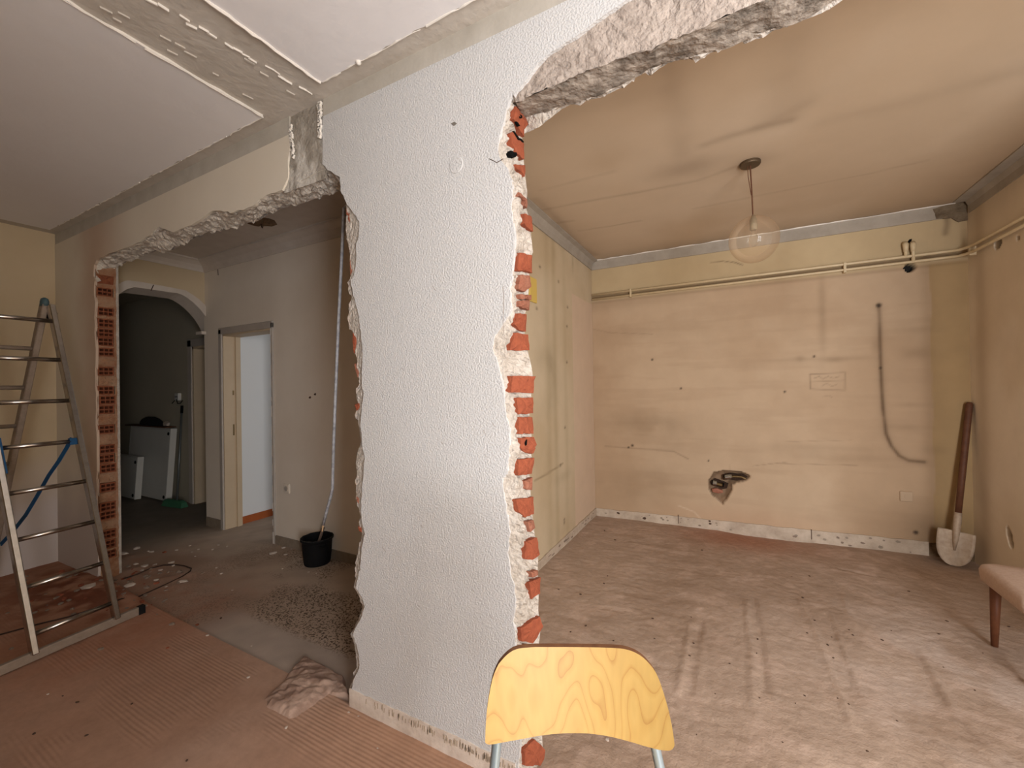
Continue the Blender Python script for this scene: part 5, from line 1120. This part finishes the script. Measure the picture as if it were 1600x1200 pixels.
f.append(tuple(range(n-1, -1, -1))); f.append(tuple((len(prof)-1)*n+k for k in range(n)))
fixn(mesh('seat', v, f, M['fabric'], stl, smooth=True))
for sx_, sy_ in ((0, 1), (1, 1), (0, 0), (1, 0)):
    fx_, fy_ = (1.232 if sx_ == 0 else 1.556), (3.232 if sy_ else 2.872)
    tx, ty = (1.238 if sx_ == 0 else 1.548), (3.222 if sy_ else 2.885)
    MB().tube([(fx_, fy_, .012), (tx, ty, .365)], [.0145, .024], 12).build('leg', M['wood_dark'], stl, smooth=True)

# ------------------------------------------------------------------ plywood bar stool in front of the viewer
TOP = cs([(160, 757), (163, 660), (170, 560), (182, 470), (195, 400), (208, 340), (225, 290), (250, 240), (280, 205), (310, 175), (340, 155), (370, 143), (400, 137), (480, 131), (600, 131), (700, 131), (800, 132), (900, 133), (1000, 136), (1050, 140), (1090, 146), (1120, 155), (1150, 168), (1180, 185), (1210, 208), (1240, 240), (1268, 275), (1290, 310), (1312, 365), (1330, 420), (1352, 490), (1370, 560), (1388, 645), (1400, 720), (1406, 772)], 720, 980, 4.21)
BOT = cs([(160, 757), (166, 766), (185, 773), (220, 769), (300, 754), (400, 736), (500, 717), (600, 703), (700, 697), (780, 697), (850, 700), (900, 706), (980, 719), (1050, 736), (1130, 758), (1200, 780), (1260, 796), (1300, 806), (1340, 812), (1370, 813), (1392, 804), (1404, 785), (1406, 772)], 720, 980, 4.21)
xa, xb = TOP[0][0], TOP[-1][0]; NC, NR = 64, 14
def ply_pt(px, py, back=0.0):
    p = ondepth(px, py, .83); s = (p-Vector((-.2835, .7935, p.z))).dot(RGT); dep = .845 - 1.15*s*s + .16*(p.z-.85) + back
    return ondepth(px, py, dep)
chair = thing('bar_stool', 'folding bar stool with curved birch plywood backrest and grey tube frame', 'stool', (-.20, .62, 0))
fr_, bk2 = [], []
ctr = FWD.copy(); ctr.z = 0; ctr.normalize()
for i in range(NC+1):
    t = (1-math.cos(math.pi*i/NC))/2; px = xa+(xb-xa)*t
    yt = float(np.interp(px, [q[0] for q in TOP], [q[1] for q in TOP])); yb = float(np.interp(px, [q[0] for q in BOT], [q[1] for q in BOT]))
    for j in range(NR+1):
        p = ply_pt(px, yt+(yb-yt)*j/NR); fr_.append(p); bk2.append(p + ctr*.0105 + Vector((0, 0, .001)))
v = fr_+bk2; n0 = len(fr_); f = []; fmt = []
W_ = NR+1
for i in range(NC):
    for j in range(NR):
        a = i*W_+j; f.append((a, a+1, a+W_+1, a+W_)); fmt.append(0); f.append((n0+a, n0+a+W_, n0+a+W_+1, n0+a+1)); fmt.append(0)
for i in range(NC):
    for j in (0, NR): a = i*W_+j; f.append((a, a+W_, n0+a+W_, n0+a)); fmt.append(1)
for j in range(NR):
    for i in (0, NC): a = i*W_+j; f.append((a, a+1, n0+a+1, n0+a)); fmt.append(1)
o = fixn(mesh('backrest', v, f, None, chair, mats=[M['ply'], M['ply_edge']], fmat=fmt)); autosmooth(o, 50)
toward = -ctr
for (pxa, pya, pxb) in ((779, 1140, 772), (1021, 1140, 1032)):
    p = ply_pt(pxa, pya) + ctr*.022; q = ondepth(pxb, 1205, (p-E0).dot(FWD)-.008); d = (q-p); foot = p + d*((p.z-.01)/(p.z-q.z))
    foot = Vector((p.x, p.y, .01)) + toward*.16 + (foot-p).dot(RGT)*RGT*.25
    MB().tube([p+Vector((0, 0, .06))+ctr*.01, p, q, q.lerp(foot, .5), foot], .0098, 12).build('frame_tube', M['tube'], chair, smooth=True)
    MB().tube([foot, foot+Vector((0, 0, .03))], .013, 10).build('foot_cap', M['rubber'], chair)
mid = Vector((-.2835, .7935, 0)) + toward*.19
sx_ = RGT.copy(); sx_.z = 0; sx_.normalize()
poly = []
for k in range(28):
    a = 2*math.pi*k/28; ca, sa = math.cos(a), math.sin(a); e = 2/3.2
    poly.append(Vector((0, 0, .628)) + mid + sx_*(.165*math.copysign(abs(ca)**e, ca)) + toward*(.15*math.copysign(abs(sa)**e, sa)))
bevel(MB().prism(poly, (0, 0, .012)).build('seat', M['seat_ply'], chair), .003, 2)
for s in (-1, 1):
    p = mid+sx_*.15*s+Vector((0, 0, .62))+toward*.05; q = mid+sx_*.165*s-toward*.28+Vector((0, 0, .01)); MB().tube([p, q], .0095, 12).build('frame_tube', M['tube'], chair, smooth=True)
MB().tube([mid+sx_*-.158-toward*.09+Vector((0, 0, .33)), mid+sx_*.158-toward*.09+Vector((0, 0, .33))], .008, 10).build('crossbar', M['tube'], chair, smooth=True)

# ------------------------------------------------------------------ rubble
def lump(sz, flat, seed, mat, name):
    r = random.Random(seed); bm = bmesh.new(); bmesh.ops.create_icosphere(bm, subdivisions=1, radius=1)
    for q in bm.verts: q.co = Vector((q.co.x*r.uniform(.7, 1.15), q.co.y*r.uniform(.5, .9), max(-.6, q.co.z)*flat*r.uniform(.6, 1.1)))*sz
    me = bpy.data.meshes.new(name); bm.to_mesh(me); bm.free(); me.materials.append(mat); return me
pale = [lump(1, .4, k, M['chip'], 'chip') for k in range(5)]; red = [lump(1, .55, 10+k, M['chip_red'], 'chip') for k in range(4)]; grey = [lump(1, .5, 20+k, M['chip_grey'], 'chip') for k in range(4)]; dark = [lump(1, .35, 30+k, M['fleck'], 'fleck') for k in range(4)]
def ground(x, y):
    if y <= YF+.012: return float(f_pos(np.array([[x]]), np.array([[y]]))[2][0, 0])
    if x > XK: return float(k_pos(np.array([[x]]), np.array([[y]]))[2][0, 0])
    return float(h_pos(np.array([[x]]), np.array([[y]]))[2][0, 0])
def put(name, me, px, py, wpx, label, cat, group, zoff=0, sy=1.0, rz=None, pt=None):
    p = pt or onz(px, py, zoff); o = bpy.data.objects.new(name, me); C.objects.link(o)
    dist = (p-E0).dot(FWD); s = wpx*dist/FPX/2
    g = ground(p.x, p.y); o.location = (p.x, p.y, g+.35*s*.4); o.scale = (s, s*sy, s); o.rotation_euler = (0, 0, random.uniform(0, 6.28) if rz is None else rz)
    return tag(o, label, cat, group)
# the pieces large enough to tell apart
put('plaster_slab', pale[0], 138, 928, 20, 'largest pale plaster slab lying in the rubble behind the ladder', 'rubble', None, sy=1.3, rz=.6)
put('plaster_slab', pale[1], 203, 913, 19, 'long pale plaster piece beside the foot of the ladder rail', 'rubble', None, rz=.9)
put('plaster_slab', pale[2], 192, 867, 16, 'grey-white plaster piece lying against the hollow brick jamb', 'rubble', None, -.02, rz=.4)
put('plaster_slab', pale[3], 214, 857, 12, 'rounded pale plaster lump just inside the hall near the jamb', 'rubble', None, -.02)
put('plaster_slab', pale[4], 286, 908, 15, 'elongated pale chip on the red floor inside the wire loop', 'rubble', None, rz=.4)
put('plaster_slab', pale[0], 226, 888, 12, 'pale chip touching the dark wire near the brick jamb', 'rubble', None, rz=.3)
put('plaster_slab', pale[1], 388, 1057, 7, 'single white chip on the combed floor in front of the mortar lump', 'rubble', None)
put('plaster_slab', pale[2], 447, 1135, 7, 'white pebble at the near end of the mortar lump', 'rubble', None)
put('plaster_slab', pale[3], 346, 896, 7, 'bright white chip lying alone on the terrazzo before the doorway', 'rubble', None, -.02)
put('plaster_slab', pale[4], 427, 864, 13, 'biggest white chip on the hall floor left of the bucket', 'rubble', None, -.02)
put('plaster_slab', pale[0], 949, 1155, 8, 'white chip on the screed seen under the plywood backrest', 'rubble', None)
put('plaster_slab', pale[1], 446, 866, 8, 'second white chip on the hall floor beside the bucket', 'rubble', None, -.02)
SM = [(237, 863, 9), (276, 859, 6), (341, 851, 6), (355, 853, 5), (245, 907, 10), (222, 897, 8), (242, 887, 9), (268, 882, 11), (271, 888, 6), (338, 887, 5), (310, 858, 6), (332, 858, 6), (305, 869, 5), (443, 855, 8), (455, 857, 4), (441, 888, 4), (482, 893, 5), (494, 895, 4), (75, 1083, 5), (324, 992, 6), (260, 915, 5), (363, 918, 4), (232, 862, 5), (297, 852, 5), (212, 886, 9), (251, 896, 8), (300, 862, 4), (393, 1003, 4), (545, 1112, 5), (560, 1118, 4), (600, 1125, 4), (478, 1100, 4), (590, 1168, 4), (680, 1160, 3)]
for (x, y, wpx) in SM:
    put('plaster_chip', random.choice(pale), x, y, wpx, 'small pale plaster chip scattered on the dusty floor around the hall opening', 'rubble', 'pale chips around the hall opening', -.02 if y < 900 and x < 560 else 0)
rs = random.Random(21)
for k in range(110):
    x = min(-2.9, rs.gauss(-4.15, .45)); y = rs.gauss(1.33, .22)
    if x < XL+.1 or y < .75 or (x < XJ+.05 and YF-.03 < y < YB+.03): continue
    me, lb, gp = rs.choice([(red, 'crumb of red hollow brick in the rubble at the foot of the brick jamb', 'brick crumbs at the jamb'), (grey, 'crumb of grey mortar in the rubble at the foot of the brick jamb', 'mortar crumbs at the jamb'), (grey, 'crumb of grey mortar in the rubble at the foot of the brick jamb', 'mortar crumbs at the jamb')])
    put('brick_crumb' if me is red else 'mortar_crumb', rs.choice(me), 0, 0, rs.uniform(4, 11), lb, 'rubble', gp, pt=Vector((x, y, 0)))
FL = cs([(335, 90), (388, 135), (350, 317), (332, 358), (215, 412), (105, 388), (240, 568), (380, 645), (165, 602), (768, 525), (760, 722), (888, 908), (960, 760), (795, 1108), (1225, 1162), (1110, 935), (1335, 922), (1500, 935), (1555, 965), (1100, 640), (1095, 710), (1270, 328), (1360, 325), (1325, 435), (1385, 545), (1470, 625), (1450, 665), (1478, 725), (1348, 608), (823, 190), (780, 655), (585, 632), (1290, 962), (575, 530)], 840, 800, 3.2) + cs([(515, 415), (650, 605), (670, 750), (810, 850), (437, 593), (960, 570), (265, 610), (462, 990), (330, 1135), (685, 547), (248, 587), (395, 630), (845, 690)], 1240, 780, 2.858)
for (x, y) in FL:
    put('debris_fleck', random.choice(dark), x, y, random.uniform(3.0, 5.5), 'small dark fleck of debris lying on the bare kitchen screed', 'debris', 'dark flecks on the kitchen screed')
for (x, y) in [(121, 1096), (135, 1148), (292, 1187), (98, 1086), (345, 960), (206, 1098), (53, 1145)]:
    put('debris_fleck', random.choice(dark), x, y, random.uniform(4, 7), 'small dark fleck of debris lying on the red floor near the ladder', 'debris', 'dark flecks on the red floor')
def gpts(L, zo=.006):
    out = []
    for x, y in L: p = onz(x, y, 0); out.append(Vector((p.x, p.y, ground(p.x, p.y)+zo)))
    return out
o = MB().tube(gpts([(192, 904), (215, 899), (236, 892), (256, 886), (275, 882.5), (288, 883), (299, 887), (297, 893), (285, 901), (262, 912), (240, 920), (215, 930), (190, 942), (160, 952), (110, 965), (60, 976), (0, 992)]), .0045, 6).build('wire', M['wire'], smooth=True)
tag(o, 'thin dark wire looping across the rubble behind the ladder', 'wire')
